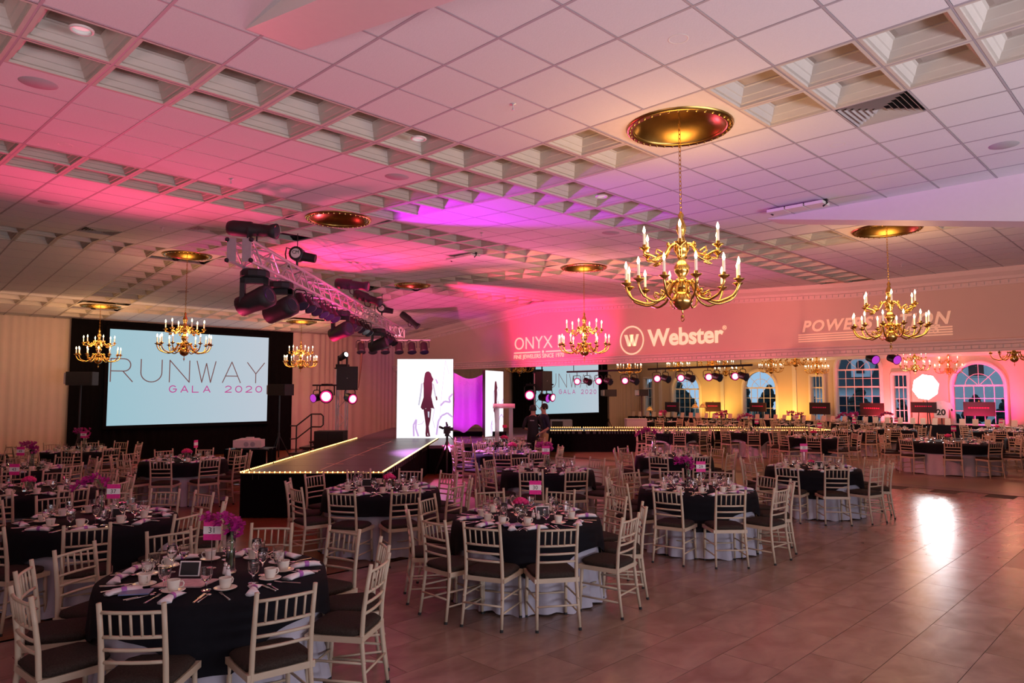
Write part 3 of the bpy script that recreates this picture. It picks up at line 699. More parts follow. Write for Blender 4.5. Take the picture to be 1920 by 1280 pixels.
# ------------------------------------------------------------------ small ceiling fixtures
SPK = MB().lathe([(.001, -.012), (.12, -.012), (.13, -.006), (.145, -.004), (.15, .008)], 24).mesh('grille', M_grill, True)
RIM = MB().lathe([(.075, .02), (.075, -.004), (.09, -.008), (.10, .0), (.10, .01)], 24).mesh('trim_ring', M_white, True)
LENon = MB().lathe([(.001, .012), (.075, .012)], 20).mesh('lens', M_lampon)
LENoff = MB().lathe([(.001, .012), (.075, .012)], 20).mesh('lens', M_lampoff)
def on_ceiling(x, y):
    z = 4.63
    for _ in range(6): p = at_z(x, y, z); z = zc(p.y)
    return at_z(x, y, z)
def fix(name, parts, x, y, label, cat, group, s=1.0, drop=0.):
    p = on_ceiling(x, y); o = spawn(name, parts, (p.x, p.y, zc(p.y) + .008 - drop), 0, label, cat, group, s); o.rotation_euler = (slope(p.y), 0, 0)
for x, y, s, lb in ((72, 157, 1.0, 'in the front row of pink tiles'), (744, 332, 1.0, 'beside the coffered crossing'), (1882, 273, .95, 'near the dropped rib by the picture edge'), (92, 380, 1.0, 'beyond the second coffered band'), (1145, 437, 1.0, 'behind the big chandelier'), (343, 548, 1.0, 'above the projection screen')):
    fix('ceiling_speaker', [('grille', SPK)], x, y, 'round flush ceiling speaker ' + lb, 'speaker', 'ceiling speakers', s)
for x, y, on, lb in ((153, 59, 0, 'in a front coffer'), (785, 262, 0, 'in the crossing coffer'), (1272, 74, 0, 'above the big chandelier'), (1570, 272, 0, 'beside the coffers of the dropped rib'), (1128, 370, 0, 'in a magenta coffer'), (948, 450, 1, 'lit white beyond the magenta patch'), (848, 427, 0, 'next to the magenta patch'), (878, 498, 0, 'over the stage'), (122, 272, 0, 'glowing pink rimmed'), (516, 355, 0, 'in the pink tiles'), (352, 408, 0, 'above the truss end'), (905, 577, 1, 'lit warm near the crown'), (802, 600, 1, 'lit warm over the LED panel'), (1904, 492, 1, 'lit warm near the header crown'), (1850, 456, 0, 'hanging rim before the header'), (1647, 325, 0, 'amber beside the dropped rib'), (1168, 560, 1, 'lit warm above the ONYX projection'), (205, 452, 0, 'on the sloping tiles'), (420, 517, 0, 'beside the screen chandelier')):
    fix('downlight', [('trim_ring', RIM), ('lens', LENon if on else LENoff)], x, y, 'recessed ceiling downlight ' + lb, 'downlight', 'recessed downlights', .8)
SPR = MB().lathe([(.001, -.06), (.014, -.06), (.014, -.055), (.005, -.05), (.005, -.012), (.03, -.008), (.032, .004)], 12).mesh('head', M_alu, True)
for x, y, lb in ((962, 196, 'in the front white tiles'), (1349, 357, 'beside the chandelier chain'), (433, 336, 'in the pink tiles'), (304, 427, 'over the sloping coffers'), (903, 437, 'in the magenta tiles'), (1690, 495, 'before the header'), (885, 610, 'close to the crown')):
    fix('sprinkler', [('head', SPR)], x, y, 'small pendent fire sprinkler ' + lb, 'sprinkler', 'fire sprinklers')
DF = MB()
for k in range(6):
    r_ = .28 - .045 * k
    for q in range(4):
        M4 = Matrix.Rotation(q * PI / 2, 4, 'Z')
        P = [M4 @ Vector(v) for v in ((-r_, -r_, -.004), (r_, -r_, -.004), (r_ - .03, -r_ + .03, .03), (-r_ + .03, -r_ + .03, .03))]
        DF.add(P, [(0, 1, 2, 3), (3, 2, 1, 0)])
DFm = DF.mesh('louvre', M_white); DFb = MB().box(-.29, .29, -.29, .29, .03, .04).mesh('duct', M_dark)
for n_, (i, j) in enumerate(sorted(DIFF)):
    x, y = (i + .5) * T + GX, (j + .5) * T + GY
    o = spawn('air_diffuser', [('louvre', DFm), ('duct', DFb)], (x, y, zc(y) - .002), 0, ['four-way air diffuser low over the sloping tiles', 'four-way air diffuser over the truss end', 'four-way air diffuser over the screen', 'large four-way air diffuser beside the coffers near the dropped rib'][n_], 'air vent', 'ceiling air diffusers'); o.rotation_euler = (slope(y), 0, 0)
for x, y, lb in ((1495, 383, 'near the dropped rib'), (868, 478, 'over the stage')):
    p = on_ceiling(x, y); d = empty('ceiling_projector_mount', (p.x, p.y, zc(p.y)), PI / 2, 'flat white ceiling light fixture with black clamps ' + lb, 'light fixture', 'clamped ceiling fixtures')
    for k in (-1, 0, 1): MB().box(k * .26 - .12, k * .26 + .12, -.12, .12, -.07, -.03).build('panel', M_white, d)
    for k in (-1, 1): MB().tube([(k * .36, 0, 0), (k * .40, 0, -.05), (k * .34, 0, -.09)], .012, 5).build('clamp', M_blk, d)
    MB().box(-.4, .4, -.02, .02, -.03, 0).build('bar', M_blk, d)

# ------------------------------------------------------------------ runways and stage
ZR = .73
def runway(name, label, u0, u1, v0, v1, along, lights, skirts):
    r = empty(name, uv((u0 + u1) / 2, (v0 + v1) / 2), math.pi / 2 - AX - math.pi / 2 + 0, label, 'runway')
    r.rotation_euler = (0, 0, -AX)      # local x = u, local y = v
    hu, hv = (u1 - u0) / 2, (v1 - v0) / 2
    n = max(1, round((hv if along == 'v' else hu) * 2 / 1.22))
    for k in range(n):
        if along == 'v': MB().box(-hu, hu, -hv + 2 * hv * k / n + .006, -hv + 2 * hv * (k + 1) / n - .006, ZR - .10, ZR).build('deck_panel', M_deck, r)
        else: MB().box(-hu + 2 * hu * k / n + .006, -hu + 2 * hu * (k + 1) / n - .006, -hv, hv, ZR - .10, ZR).build('deck_panel', M_deck, r)
    S = {'f': ((-hu, -hv), (hu, -hv)), 'r': ((hu, -hv), (hu, hv)), 'l': ((-hu, hv), (-hu, -hv)), 'b': ((hu, hv), (-hu, hv))}
    for s_ in skirts: drape('skirt', None, S[s_][0], S[s_][1], .01, ZR - .01, M_black_drape, amp=.02, wl=.14, seed=ord(s_), parent=r)
    for s_ in lights:
        a, b_ = Vector(S[s_][0]), Vector(S[s_][1]); L = (b_ - a).length; t = (b_ - a) / L
        k = 0
        while k * 1.22 < L - .05:
            p, q = a + t * (k * 1.22 + .04), a + t * min(k * 1.22 + 1.18, L)
            tb = MB().tube([(p.x, p.y, ZR + .018), (q.x, q.y, ZR + .018)], .009, 6)
            o = tb.build('light_tube', M_ropeT, r)
            bl = MB(); d = 0.02; l2 = (q - p).length
            while d < l2:
                c = p + t * d; bl.ball((c.x, c.y, ZR + .022), .014, 6, 4); d += .085
            tag(bl.build('bulbs', M_rope, o), kind='stuff'); k += 1
    return r
rw = runway('runway', 'black skirted catwalk with golden edge lights running to the LED panel', -4.52, -2.16, 11.95, 20.9, 'v', 'flr', 'flr')
MB().box(-.012, .012, -3.9, 3.4, ZR, ZR + .002).build('centre_tape', M_tape, rw)
for k in range(4): MB().box(-.16, .16, -2.9 + k * 1.9 - .035, -2.9 + k * 1.9 + .035, ZR + .002, ZR + .004).build('mark_tape', M_tape, rw)
MB().box(-.62, -.40, -4.2, -4.15, ZR, ZR + .003).build('mark_tape', M_tape, rw)
runway('runway', 'second catwalk with golden edge lights crossing toward the side room', 1.3, 11.2, 25.0, 27.2, 'u', 'fbr', 'frb')
st = MB(); poly = [(-2.12, 18.3), (-1.5, 18.35), (.85, 21.0), (1.25, 24.9), (1.25, 27.4), (-4.6, 27.4), (-4.6, 22.4), (-4.5, 20.95), (-2.12, 20.95)]
top = [uv(a, b_, ZR - .004) for a, b_ in poly]; bot = [uv(a, b_, 0.02) for a, b_ in poly]; n = len(poly)
stg = empty('stage', uv(-1.5, 22), 0, 'corner stage deck between the two catwalks', 'stage'); stg.location = (0, 0, 0)
st.add(top + [p - Vector((0, 0, .08)) for p in top], [tuple(range(n)), tuple(range(n, 2 * n))[::-1]] + [(i, n + i, n + (i + 1) % n, (i + 1) % n) for i in range(n)])
st.build('deck', mat('stage_top', (.10, .09, .10), .35, var=.2), stg)
for k in range(n): drape('skirt', None, bot[k].xy, bot[(k + 1) % n].xy, .01, ZR - .09, M_black_drape, amp=.02, wl=.14, seed=k, parent=stg)

# LED panels with the drawn figure
def led(label, p0, nrm, W, H, fig=True):
    e = empty('led_panel', p0, 0, label, 'screen'); e.matrix_world = frame(p0, Vector((0, 0, 1)).cross(nrm), nrm * -1, (0, 0, 1))
    MB().box(-W / 2, W / 2, 0, .09, 0, H).build('cabinet', M_frame, e)
    MB().box(-W / 2 + .004, W / 2 - .004, -.006, 0, .004, H - .004).build('picture', M_led, e)
    F_ = frame((0, -.008, 0), (1, 0, 0), (0, 0, 1), (0, -1, 0)); s = H / 2.32
    P = lambda pts: [(a * s, b_ * s) for a, b_ in pts]
    cx = W * .05 / s
    def shape(nm, pts, m, d=.002): MB().prism(P([(a * 1.22 + cx, b_) for a, b_ in pts]), F_, d).build(nm, m, e)
    shape('figure_leg', [(-.10, .86), (.05, .86), (.055, .55), (.01, .32), (.0, .10), (.03, .05), (-.04, .05), (-.05, .14), (-.04, .34), (-.07, .6)], M_ledfig)
    shape('figure_leg', [(-.02, .86), (.09, .86), (.07, .55), (.03, .35), (.045, .2), (.07, .06), (.02, .05), (.0, .2), (-.02, .45)], M_ledfig, .003)
    shape('figure_shin', [(.0, .78), (.045, .78), (.04, .60), (.01, .62)], M_ledskin, .004)
    shape('figure_dress', [(-.17, .90), (-.12, .83), (-.05, .87), (.03, .84), (.10, .88), (.16, .86), (.13, .98), (.085, 1.22), (.11, 1.46), (.10, 1.64), (.05, 1.68), (-.05, 1.68), (-.11, 1.62), (-.10, 1.46), (-.10, 1.2), (-.15, 1.0)], M_ledfig, .005)
    shape('figure_hair', [(-.10, 1.62), (-.05, 1.45), (.02, 1.60), (.08, 1.58), (.135, 1.72), (.09, 1.82), (.07, 1.90), (.02, 1.955), (-.03, 1.95), (-.07, 1.90), (-.09, 1.76)], M_ledfig, .006)
    shape('figure_arm', [(-.12, 1.62), (-.165, 1.60), (-.19, 1.3), (-.23, .98), (-.20, .95), (-.155, 1.25)], M_ledskin)
    shape('figure_arm', [(.10, 1.62), (.145, 1.58), (.19, 1.3), (.225, 1.14), (.20, 1.12), (.16, 1.28)], M_ledskin)
    shape('figure_hand', [(.19, 1.22), (.22, 1.23), (.235, 1.12), (.20, 1.10)], M_ledfig, .003)
    rd = random.Random(5)
    def stroke(pts, th, m):
        mb = MB()
        for a, b_ in zip(pts, pts[1:]):
            a, b_ = Vector(a), Vector(b_); t = (b_ - a).normalized(); q = Vector((-t.y, t.x)) * th / 2
            mb.prism(P([tuple(a - q), tuple(b_ - q), tuple(b_ + q), tuple(a + q)]), F_, .0015)
        mb.build('line_drawing', m, e)
    hw = W / 2 / s
    stroke([(hw * .72, 2.28), (hw * .62, 1.5), (hw * .55, .9), (hw * .5, .1)], .012, M_ledpale)
    stroke([(hw * .72, 2.28), (hw * .86, 1.85)], .012, M_ledpale)
    stroke([(hw * .99, 1.30), (hw * .85, 1.18), (hw * .9, 1.05), (hw * .7, 1.08), (hw * .55, .95)], .05, M_ledlav)
    stroke([(hw * .98, .62), (hw * .8, .74), (hw * .6, .66), (hw * .48, .5), (hw * .42, .1)], .05, M_ledlav)
    stroke([(hw * .35, .9), (hw * .28, .55), (hw * .36, .3)], .02, M_ledpale)
    stroke([(-hw * .38, .06), (-hw * .40, .38), (-hw * .30, .55), (-hw * .32, .30), (-hw * .22, .06)], .05, M_ledlav)
    stroke([(-hw * .25, .40), (-hw * .10, .42), (-hw * .02, .52)], .015, M_ledlav)
    for k in range(7): stroke([(-hw * .1, 1.1 + k * .13), (-hw * .3, 1.22 + k * .13)], .008, M_ledpale)
    shape('tint', [(.17, 1.74), (.21, 1.72), (.25, 1.62), (.22, 1.58)], M_ledlav)
    return e
led('tall bright LED panel with a dark fashion figure at the catwalk end', uv(-2.565, 21.0, ZR), -FV, 1.66, 2.33)
n2_ = (RV * .965 - FV * .262)
led('narrow oblique LED panel with the same figure, facing the second catwalk', uv(-.55, 22.35, ZR), (RV * .95 - FV * .34).normalized(), 1.55, 2.02)
# stretch fabric between the panels
fb = MB(); N, Mv = 24, 12; P0, P1 = at_v(848, 818, 22.0), at_v(912, 818, 22.4)
for a in range(N + 1):
    s_ = a / N; zt = 2.70 - .20 * math.sin(PI * min(1, s_ * 1.0)) ** 1.2; zb = ZR + .10 + .28 * (abs(math.cos(PI * s_ * 1.5)) ** 1.5) * (0.3 + .9 * s_)
    for c in range(Mv + 1):
        t = c / Mv; p = P0.lerp(P1, s_); d = .05 * math.sin(s_ * 16) * (1 - abs(2 * t - 1) * .4); narrow = 1 - .10 * math.sin(PI * t)
        q = P0.lerp(P1, .5 + (s_ - .5) * narrow) + FV * d; fb.v.append((q.x, q.y, zb + (zt - zb) * t))
for a in range(N):
    for c in range(Mv):
        k = a * (Mv + 1) + c; fb.f.append((k, k + Mv + 1, k + Mv + 2, k + 1)); fb.m.append(0)
fo = tag(fb.build('stretch_fabric_panel', M_fabric, None, True), 'magenta-lit stretched fabric between the two LED panels', 'fabric panel')
tm = MB(); c = at_v(860, 722, 21.85); stroke_text(tm, 'RUNWAY', .12, .10, .025, .008, facing(c, -FV)); tm.build('lettering', mat('fabric_print', (.55, .40, .62), .8), fo)  # faint projected lettering, put into the colour of a thin mesh
tag(MB().obox(at_v(880, 822, 22.2), RV * 1.15, FV * .03, ZV * .22).build('stage_fascia', M_black_drape), 'low black fascia under the magenta fabric', 'fascia')
# acrylic podium
pp = at_z(945, 829, ZR); pd = empty('podium', pp, -AX, 'clear acrylic podium on the stage before the narrow LED panel', 'podium'); pd.scale = (.78, .78, .95)
for s_ in (-1, 1): MB().box(s_ * .24 - .07, s_ * .24 + .07, -.16, .16, .02, 1.0).build('column', M_acry, pd)
MB().box(-.36, .36, -.24, .24, 0, .02).build('base', M_acry, pd)
MB().obox((0, 0, 1.03), (.38, 0, 0), (0, .24, .05), (0, 0, .012)).build('top', M_acry, pd)
MB().box(-.05, .10, -.18, -.16, .42, .50).build('plaque', M_red, pd)

# ------------------------------------------------------------------ lighting truss
tu, tz0, tz1 = -3.78, 3.90, 4.19
ts = empty('lighting_truss', uv(0, 0), -AX, 'pink-lit aluminium box truss hung with stage lights above the catwalk', 'truss')
CH = [(-.145, tz0), (.145, tz0), (.145, tz1), (-.145, tz1)]
V0, V1 = 9.75, 23.9
for a, z in CH: MB().tube([(tu + a, V0, z), (tu + a, V1, z)], .025, 8).build('chord', M_alu, ts)
seg = .40; ns = int((V1 - V0) / seg)
bmv = MB().tube([(0, 0, 0), (0, seg, tz1 - tz0)], .0125, 5).mesh('brace', M_alu); bmv2 = MB().tube([(0, 0, tz1 - tz0), (0, seg, 0)], .0125, 5).mesh('brace', M_alu)
bmh = MB().tube([(0, 0, 0), (.29, seg, 0)], .0125, 5).mesh('brace', M_alu); bmh2 = MB().tube([(.29, 0, 0), (0, seg, 0)], .0125, 5).mesh('brace', M_alu)
for k in range(ns):
    v = V0 + .1 + k * seg
    for a in (-.145, .145): obj('brace', bmv if k % 2 else bmv2, ts, (tu + a, v, tz0))
    for z in (tz0, tz1): obj('brace', bmh if k % 2 else bmh2, ts, (tu - .145, v, z))
for vv in (V0, V1):
    for a in (-.145, .145): MB().tube([(tu + a, vv, tz0), (tu + a, vv, tz1)], .02, 6).build('end_post', M_alu, ts)
for k, (a, tx) in enumerate(((-.105, 'TRUSS'), (.105, 'PRODUCTION'))):
    o = MB().box(tu + a - .062, tu + a + .062, V0 - .035, V0 - .022, tz0 - .02, tz1 + .02).build('end_plate', M_plate, ts)
for a, z in CH: MB().ball((tu + a * 1.15, V0 - .03, z), .035, 8, 5).build('end_knob', M_blk, ts)
# instruments: meshes are built once
def yoke(r, d): return MB().tube([(-r, 0, 0), (-r, 0, d * .8), (-r * .7, 0, d), (r * .7, 0, d), (r, 0, d * .8), (r, 0, 0)], .012, 6)
MH_b = MB().lathe([(.001, .0), (.19, .0), (.21, .02), (.21, .09), (.19, .115), (.001, .12)], 10, (0, 0, -.12)).mesh('base', M_blkp)
MH_y = MB().box(-.20, -.13, -.06, .06, -.52, -.12).box(.13, .20, -.06, .06, -.52, -.12).box(-.2, .2, -.06, .06, -.2, -.12).mesh('yoke', M_blkp)
def head_mesh(): return MB().tube([(0, .26, 0), (0, .24, 0), (0, .05, 0), (0, -.16, 0), (0, -.27, 0), (0, -.275, 0)], [.12, .15, .15, .17, .165, .12], 14)
MH_h = head_mesh().mesh('head', M_blkp, True)
MH_l = MB().tube([(0, -.276, 0), (0, -.28, 0)], [.115, .1], 14).mesh('lens', M_paneD)
def moving_head(p, label, tilt=-.3, rz=0., s=1.0, group='moving head lights on the truss'):
    m = empty('moving_head_light', p, -AX + rz, label, 'stage light', group); m.scale = (s,) * 3
    obj('base', MH_b, m); obj('yoke', MH_y, m)
    hd = obj('head', MH_h, m, (0, 0, -.46)); hd.rotation_euler = (tilt, 0, PI / 2 - .5); obj('lens', MH_l, hd)
for k, (v, rz, lb) in enumerate(((10.35, .2, 'first under the truss end plate'), (11.5, .1, 'second under the truss'), (15.6, 0, 'third under the truss, past the row of pars'), (20.0, .3, 'last under the far part of the truss'))):
    moving_head(uv(tu, v, tz0 - .03), 'black moving-head light, ' + lb, rz=rz, s=1.0)
PAR_c = MB().tube([(0, .16, 0), (0, .12, 0), (0, -.10, 0), (0, -.14, 0)], [.06, .10, .105, .125], 14).mesh('can', M_parp, True)
PAR_l = MB().tube([(0, -.138, 0), (0, -.145, 0)], [.112, .10], 14)
PAR_p = MB().tube([(0, -.147, 0), (0, -.150, 0)], [.084, .07], 14); PAR_p.cur = 1; PAR_p.tube([(0, -.138, 0), (0, -.145, 0)], [.112, .10], 14)
PAR_lm = {'p': PAR_p.mesh('lens', [M_lensP, M_lensR]), 'o': PAR_l.mesh('lens', M_paneD), 'm': PAR_l.mesh('lens', M_lensM), 'w': PAR_l.mesh('lens', M_lensW)}
PAR_y = yoke(.13, .20).mesh('yoke', M_blk)
def par(p, label, rx, rz, lens='o', s=1.0, group='par cans', reach=0.):
    m = empty('par_light', p, -AX + rz, label, 'stage light', group); m.scale = (s,) * 3
    obj('yoke', PAR_y, m); c = obj('can', PAR_c, m)
    if reach > .2 * s: MB().tube([(0, 0, .195), (0, 0, reach / s)], .014, 6).build('clamp', M_blk, m)
    c.rotation_euler = (rx, 0, 0); obj('lens', PAR_lm[lens], c); return m
k = 0
for v0, n in ((12.5, 6), (16.5, 5), (20.9, 4)):
    for q in range(n):
        v = v0 + q * .46; par(uv(tu + .03, v, tz0 - .205), 'small black par can, number %s of the %s cluster under the truss' % (['one', 'two', 'three', 'four', 'five', 'six'][q], {12.5: 'first', 16.5: 'middle', 20.9: 'far'}[v0]), .9, .9 + .2 * (q % 2), 'o', .95)
xb = empty('cross_bar', uv(0, 0), -AX, 'horizontal pipe across the far end of the truss', 'pipe')
MB().tube([(-5.1, 23.9, 3.83), (-2.75, 23.9, 3.83)], .025, 8).build('pipe', M_alu, xb)
for a in (-3.9, -3.65): MB().tube([(a, 23.9, 3.83), (a, 23.9, 3.92)], .02, 6).build('clamp', M_blk, xb)
for q, px_ in enumerate((677, 699, 722, 748, 772, 795)):
    p = at_v(px_, 652, 23.9); par(p, 'round black par can on the cross bar, number %s along the pipe' % ['one', 'two', 'three', 'four', 'five', 'six'][q], 1.1, .3, 'w' if q in (1, 3, 4) and False else 'o', 1.25)
LK = MB().tube([(0, .36, 0), (0, .30, 0), (0, .02, 0), (0, .0, 0), (0, -.26, 0), (0, -.30, 0), (0, -.37, 0)], [.10, .115, .115, .095, .085, .10, .115], 14).mesh('barrel', M_blkp, True)
LK_l = MB().tube([(0, -.372, 0), (0, -.376, 0)], [.095, .08], 12).mesh('lens', M_paneD)
LK_y = yoke(.14, .2).mesh('yoke', M_blk)
for v, du, dz, rz, rx, lb in ((10.2, .0, .30, PI / 2 - .12, .10, 'long black ellipsoidal spotlight above the truss end plate'), (15.4, .28, .28, PI / 2 - .1, .12, 'black ellipsoidal spotlight on top of the middle of the truss'), (17.0, .30, .20, PI / 2 - .3, .35, 'tilted ellipsoidal spotlight clamped behind the middle one'), (23.2, .42, .30, PI / 2 - .2, .65, 'ellipsoidal spotlight tilted down at the far truss end')):
    m = empty('ellipsoidal_spotlight', uv(tu + du, v, tz1 + dz - .05), -AX + rz, lb, 'stage light', 'ellipsoidal spotlights'); b_ = obj('barrel', LK, m); b_.rotation_euler = (rx, 0, 0); obj('lens', LK_l, b_)
    y_ = obj('yoke', LK_y, m); y_.rotation_euler = (PI, 0, 0)
for v, lb in ((12.3, 'near the end plate'), (20.4, 'over the far half')):
    p = uv(tu + .02, v, tz1 + .30); hz = empty('chain_hoist', p, -AX, 'black chain hoist holding the truss ' + lb, 'hoist', 'chain hoists')
    MB().tube([(0, -.10, 0), (0, -.09, 0), (0, .10, 0)], [.10, .125, .125], 18).build('body', M_blk, hz)
    lab = MB().tube([(0, -.101, 0), (0, -.104, 0)], [.085, .08], 20).build('badge', M_card, hz)
    text_obj('lettering', 'CM', .085, M_ink, frame((0, -.107, -.01), (1, 0, 0), (0, 0, 1), (0, -1, 0)), lab)
    MB().tube([(.05, .0, -.03), (.32, .0, -.08)], [.085, .075], 12).build('motor', M_blkp, hz)
    MB().tube([(0, 0, .10), (0, 0, zc(p.y) - p.z - .004)], .008, 6).build('chain', M_blk, hz)
    MB().tube([(0, 0, -.10), (0, 0, -.28)], .02, 6).build('hook', M_blk, hz)
    MB().tube([(-.1, 0, .08), (-.19, 0, .12), (-.21, 0, 0), (-.17, 0, -.2), (-.08, 0, -.27)], .012, 6).build('cable', M_blk, hz)
cb = at_v(672, 690, 23.0)
MB().tube([uv(-5.05, 23.9, 3.81), at_v(676, 690, 23.9), at_v(672, 727, 23.9)], [.05, .035, .012], 6).build('hanging_cable', mat('brown_cable', (.10, .055, .03), .7))
tag(bpy.data.objects['hanging_cable'], 'brown tapering cable bundle hanging at the truss end', 'cable')

# ------------------------------------------------------------------ towers with speaker and pink pars
def tower(u, v, H, name, spk_px, spk_v, spk_size, spk_rz, pars, box=True):
    zb_ = ZR if u > 0 else 0.; H -= zb_
    t = empty('truss_tower', uv(u, v, zb_), -AX, 'upright aluminium truss tower ' + name, 'truss', 'truss towers')
    for a in (-.14, .14):
        for b_ in (-.14, .14): MB().tube([(a, b_, .05), (a, b_, H)], .022, 7).build('chord', M_alu, t)
    for k in range(int(H / .3)):
        for a in (-.14, .14):
            MB().tube([(a, -.14 if k % 2 else .14, .05 + k * .3), (a, .14 if k % 2 else -.14, .35 + k * .3)], .01, 5).build('brace', M_alu, t)
        MB().tube([(-.14 if k % 2 else .14, -.14, .05 + k * .3), (.14 if k % 2 else -.14, -.14, .35 + k * .3)], .01, 5).build('brace', M_alu, t)
    MB().box(-.4, .4, -.4, .4, 0, .05).build('base', M_blk, t)
    MB().box(-.2, .2, -.2, .2, H, H + .04).build('top_plate', M_blk, t)
    moving_p = uv(u, v, zb_ + H + .045); m = empty('moving_head_light', moving_p, -AX, 'small moving-head light on top of the tower ' + name, 'stage light', 'moving heads on towers')
    obj('base', MB().box(-.17, .17, -.17, .17, 0, .10).mesh('base', M_blkp), m)
    obj('yoke', MB().box(-.15, -.11, -.05, .05, .10, .36).box(.11, .15, -.05, .05, .10, .36).mesh('yoke', M_blkp), m)
    hd = obj('head', MH_h, m, (0, 0, .34)); hd.scale = (.62,) * 3; hd.rotation_euler = (-.35, 0, .9); obj('lens', PAR_lm['w'], hd, (0, -.14, 0))
    p = at_v(*spk_px, spk_v); sp = empty('loudspeaker', (p.x, p.y, p.z), -AX + spk_rz, 'black loudspeaker mounted on the truss tower ' + name, 'loudspeaker', 'tower loudspeakers')
    w_, h_ = spk_size
    MB().add([(-w_ / 2, -.2, -h_ / 2), (w_ / 2, -.2, -h_ / 2), (w_ / 2 * .7, .2, -h_ / 2), (-w_ / 2 * .7, .2, -h_ / 2), (-w_ / 2, -.2, h_ / 2), (w_ / 2, -.2, h_ / 2), (w_ / 2 * .7, .2, h_ / 2), (-w_ / 2 * .7, .2, h_ / 2)],
             [(3, 2, 1, 0), (4, 5, 6, 7), (0, 1, 5, 4), (1, 2, 6, 5), (2, 3, 7, 6), (3, 0, 4, 7)]).build('cabinet', M_blkp, sp)
    MB().box(-w_ / 2 + .03, w_ / 2 - .03, -.212, -.2, -h_ / 2 + .03, h_ / 2 - .03).build('grille', M_blk, sp)
    MB().ball((0, -.215, 0), .015, 6, 4).build('badge', M_alu, sp)
    for x, y, rz, s, lens, lb in pars:
        par(at_v(x, y, v - .3), 'pink-glowing par light %s the truss tower %s' % (lb, name), .15, rz, lens, s, 'pink pars on towers', 22 * (v - .3) / FPX)
    xs_ = [q[0] for q in pars]; yb_ = sum(q[1] for q in pars) / 3 - 22
    a, b_ = at_v(min(xs_) - 8, yb_, v - .3), at_v(max(xs_) + 8, yb_, v - .3)
    tag(MB().tube([a, b_], .025, 7).build('side_bar', M_blk), 'short black bar carrying pars on the truss tower ' + name, 'pipe')
tower(-5.15, 21.6, 2.78, 'before the pink drape', (652, 709, ), 21.3, (.62, .70), .15, [(594, 745, -.5, 1.1, 'm', 'outermost on'), (613, 741, .15, 1.65, 'p', 'large one on'), (656, 746, .7, 1.3, 'p', 'third one right of')])
tower(.95, 25.6, 2.75, 'before the far screen', (1018, 714), 25.3, (.54, .70), .75, [(994, 739, -.1, 1.55, 'p', 'large one on'), (1030, 744, .8, 1.2, 'p', 'small one beside'), (1020, 745, .9, 1.3, 'm', 'dim one on')])
# subwoofer cabinet at the tower foot, handrail, tripod speakers
sb = empty('subwoofer', at_v(620, 856, 21.0), -AX, 'black subwoofer cabinet at the foot of the truss tower', 'loudspeaker'); sb.location.z = 0
MB().box(-.42, .42, -.3, .3, 0, .95).build('cabinet', M_blkp, sb); MB().box(-.38, -.02, -.315, -.3, .05, .90).build('grille', M_blk, sb); MB().box(.02, .38, -.315, -.3, .05, .90).build('grille', M_blk, sb)
hr = empty('stair_handrail', (0, 0, 0), 0, 'black tube handrail of the stage stairs beside the drape', 'handrail')
Q = lambda x, y: at_v(x, y, 21.5)
MB().tube([Q(544, 798), Q(556, 798), Q(584, 776), Q(602, 776), Q(606, 780), Q(606, 796), Q(602, 800), Q(584, 800)], .022, 7).build('top_rail', M_skirtrail, hr)
MB().tube([Q(544, 823), Q(556, 822), Q(584, 800)], .02, 7).build('mid_rail', M_skirtrail, hr)
for a, b_ in ((556, 798), (584, 776)): 
    p = Q(a, b_); MB().tube([p, (p.x, p.y, .02)], .022, 7).build('post', M_skirtrail, hr)
for k in range(4):
    MB().obox(uv(-6.75 + .30 * k, 21.7, .09 + .17 * k), RV * .15, FV * .5, ZV * (.03)).build('tread', M_deck, hr)
MB().obox(uv(-6.3, 22.25, .36), RV * .6 + ZV * .34, FV * .02, ZV * .06).build('stringer', M_deck, hr)
def stand_speaker(x, ytop, ybot, W, v, label, rz):
    p = at_v(x, (ytop + ybot) / 2, v); s = empty('loudspeaker', p, -AX + rz, 'black loudspeaker lying sideways on the stand ' + label, 'loudspeaker', 'stand loudspeakers'); H = (ybot - ytop) * v / FPX
    MB().add([(-W / 2 + .06, -.2, -H / 2), (W / 2, -.2, -H / 2), (W / 2, .2, -H / 2), (-W / 2 + .06, .2, -H / 2), (-W / 2 + .06, -.2, H / 2), (W / 2, -.2, H / 2), (W / 2, .2, H / 2), (-W / 2 + .06, .2, H / 2)],
             [(3, 2, 1, 0), (4, 5, 6, 7), (0, 1, 5, 4), (1, 2, 6, 5), (2, 3, 7, 6), (3, 0, 4, 7)]).build('cabinet', M_blkp, s)
    MB().box(-W / 2, -W / 2 + .06, -.17, .17, -H / 2 + .03, H / 2 - .03).build('side_cap', M_plate, s)
    MB().box(-W / 2 + .1, W / 2 - .04, -.212, -.2, -H / 2 + .03, H / 2 - .03).build('grille', M_blk, s)
    t = empty('speaker_stand', (p.x, p.y, 0), -AX, 'black tripod speaker stand ' + label, 'stand', 'speaker stands')
    MB().tube([(0, 0, .3), (0, 0, p.z - H / 2)], .022, 8).build('pole', M_blk, t); MB().tube([(0, 0, .85), (0, 0, .97)], .035, 8).build('collar', M_blk, t)
    for k in range(3):
        a = 2 * PI * k / 3 + .5; MB().tube([(0, 0, .92), (.45 * math.cos(a), .45 * math.sin(a), .02)], .014, 6).build('leg', M_blk, t)
stand_speaker(152, 697, 722, .72, 19.2, 'at the outer edge of the black screen surround', .15)
stand_speaker(525, 720, 741, .62, 19.6, 'between the large screen and the stairs', -.35)
stand_speaker(1141, 730, 743, .58, 30.0, 'at the edge of the far screen', .2)
stand_speaker(1203, 730, 742, .48, 31.0, 'in the corner of the side room drape', .2)
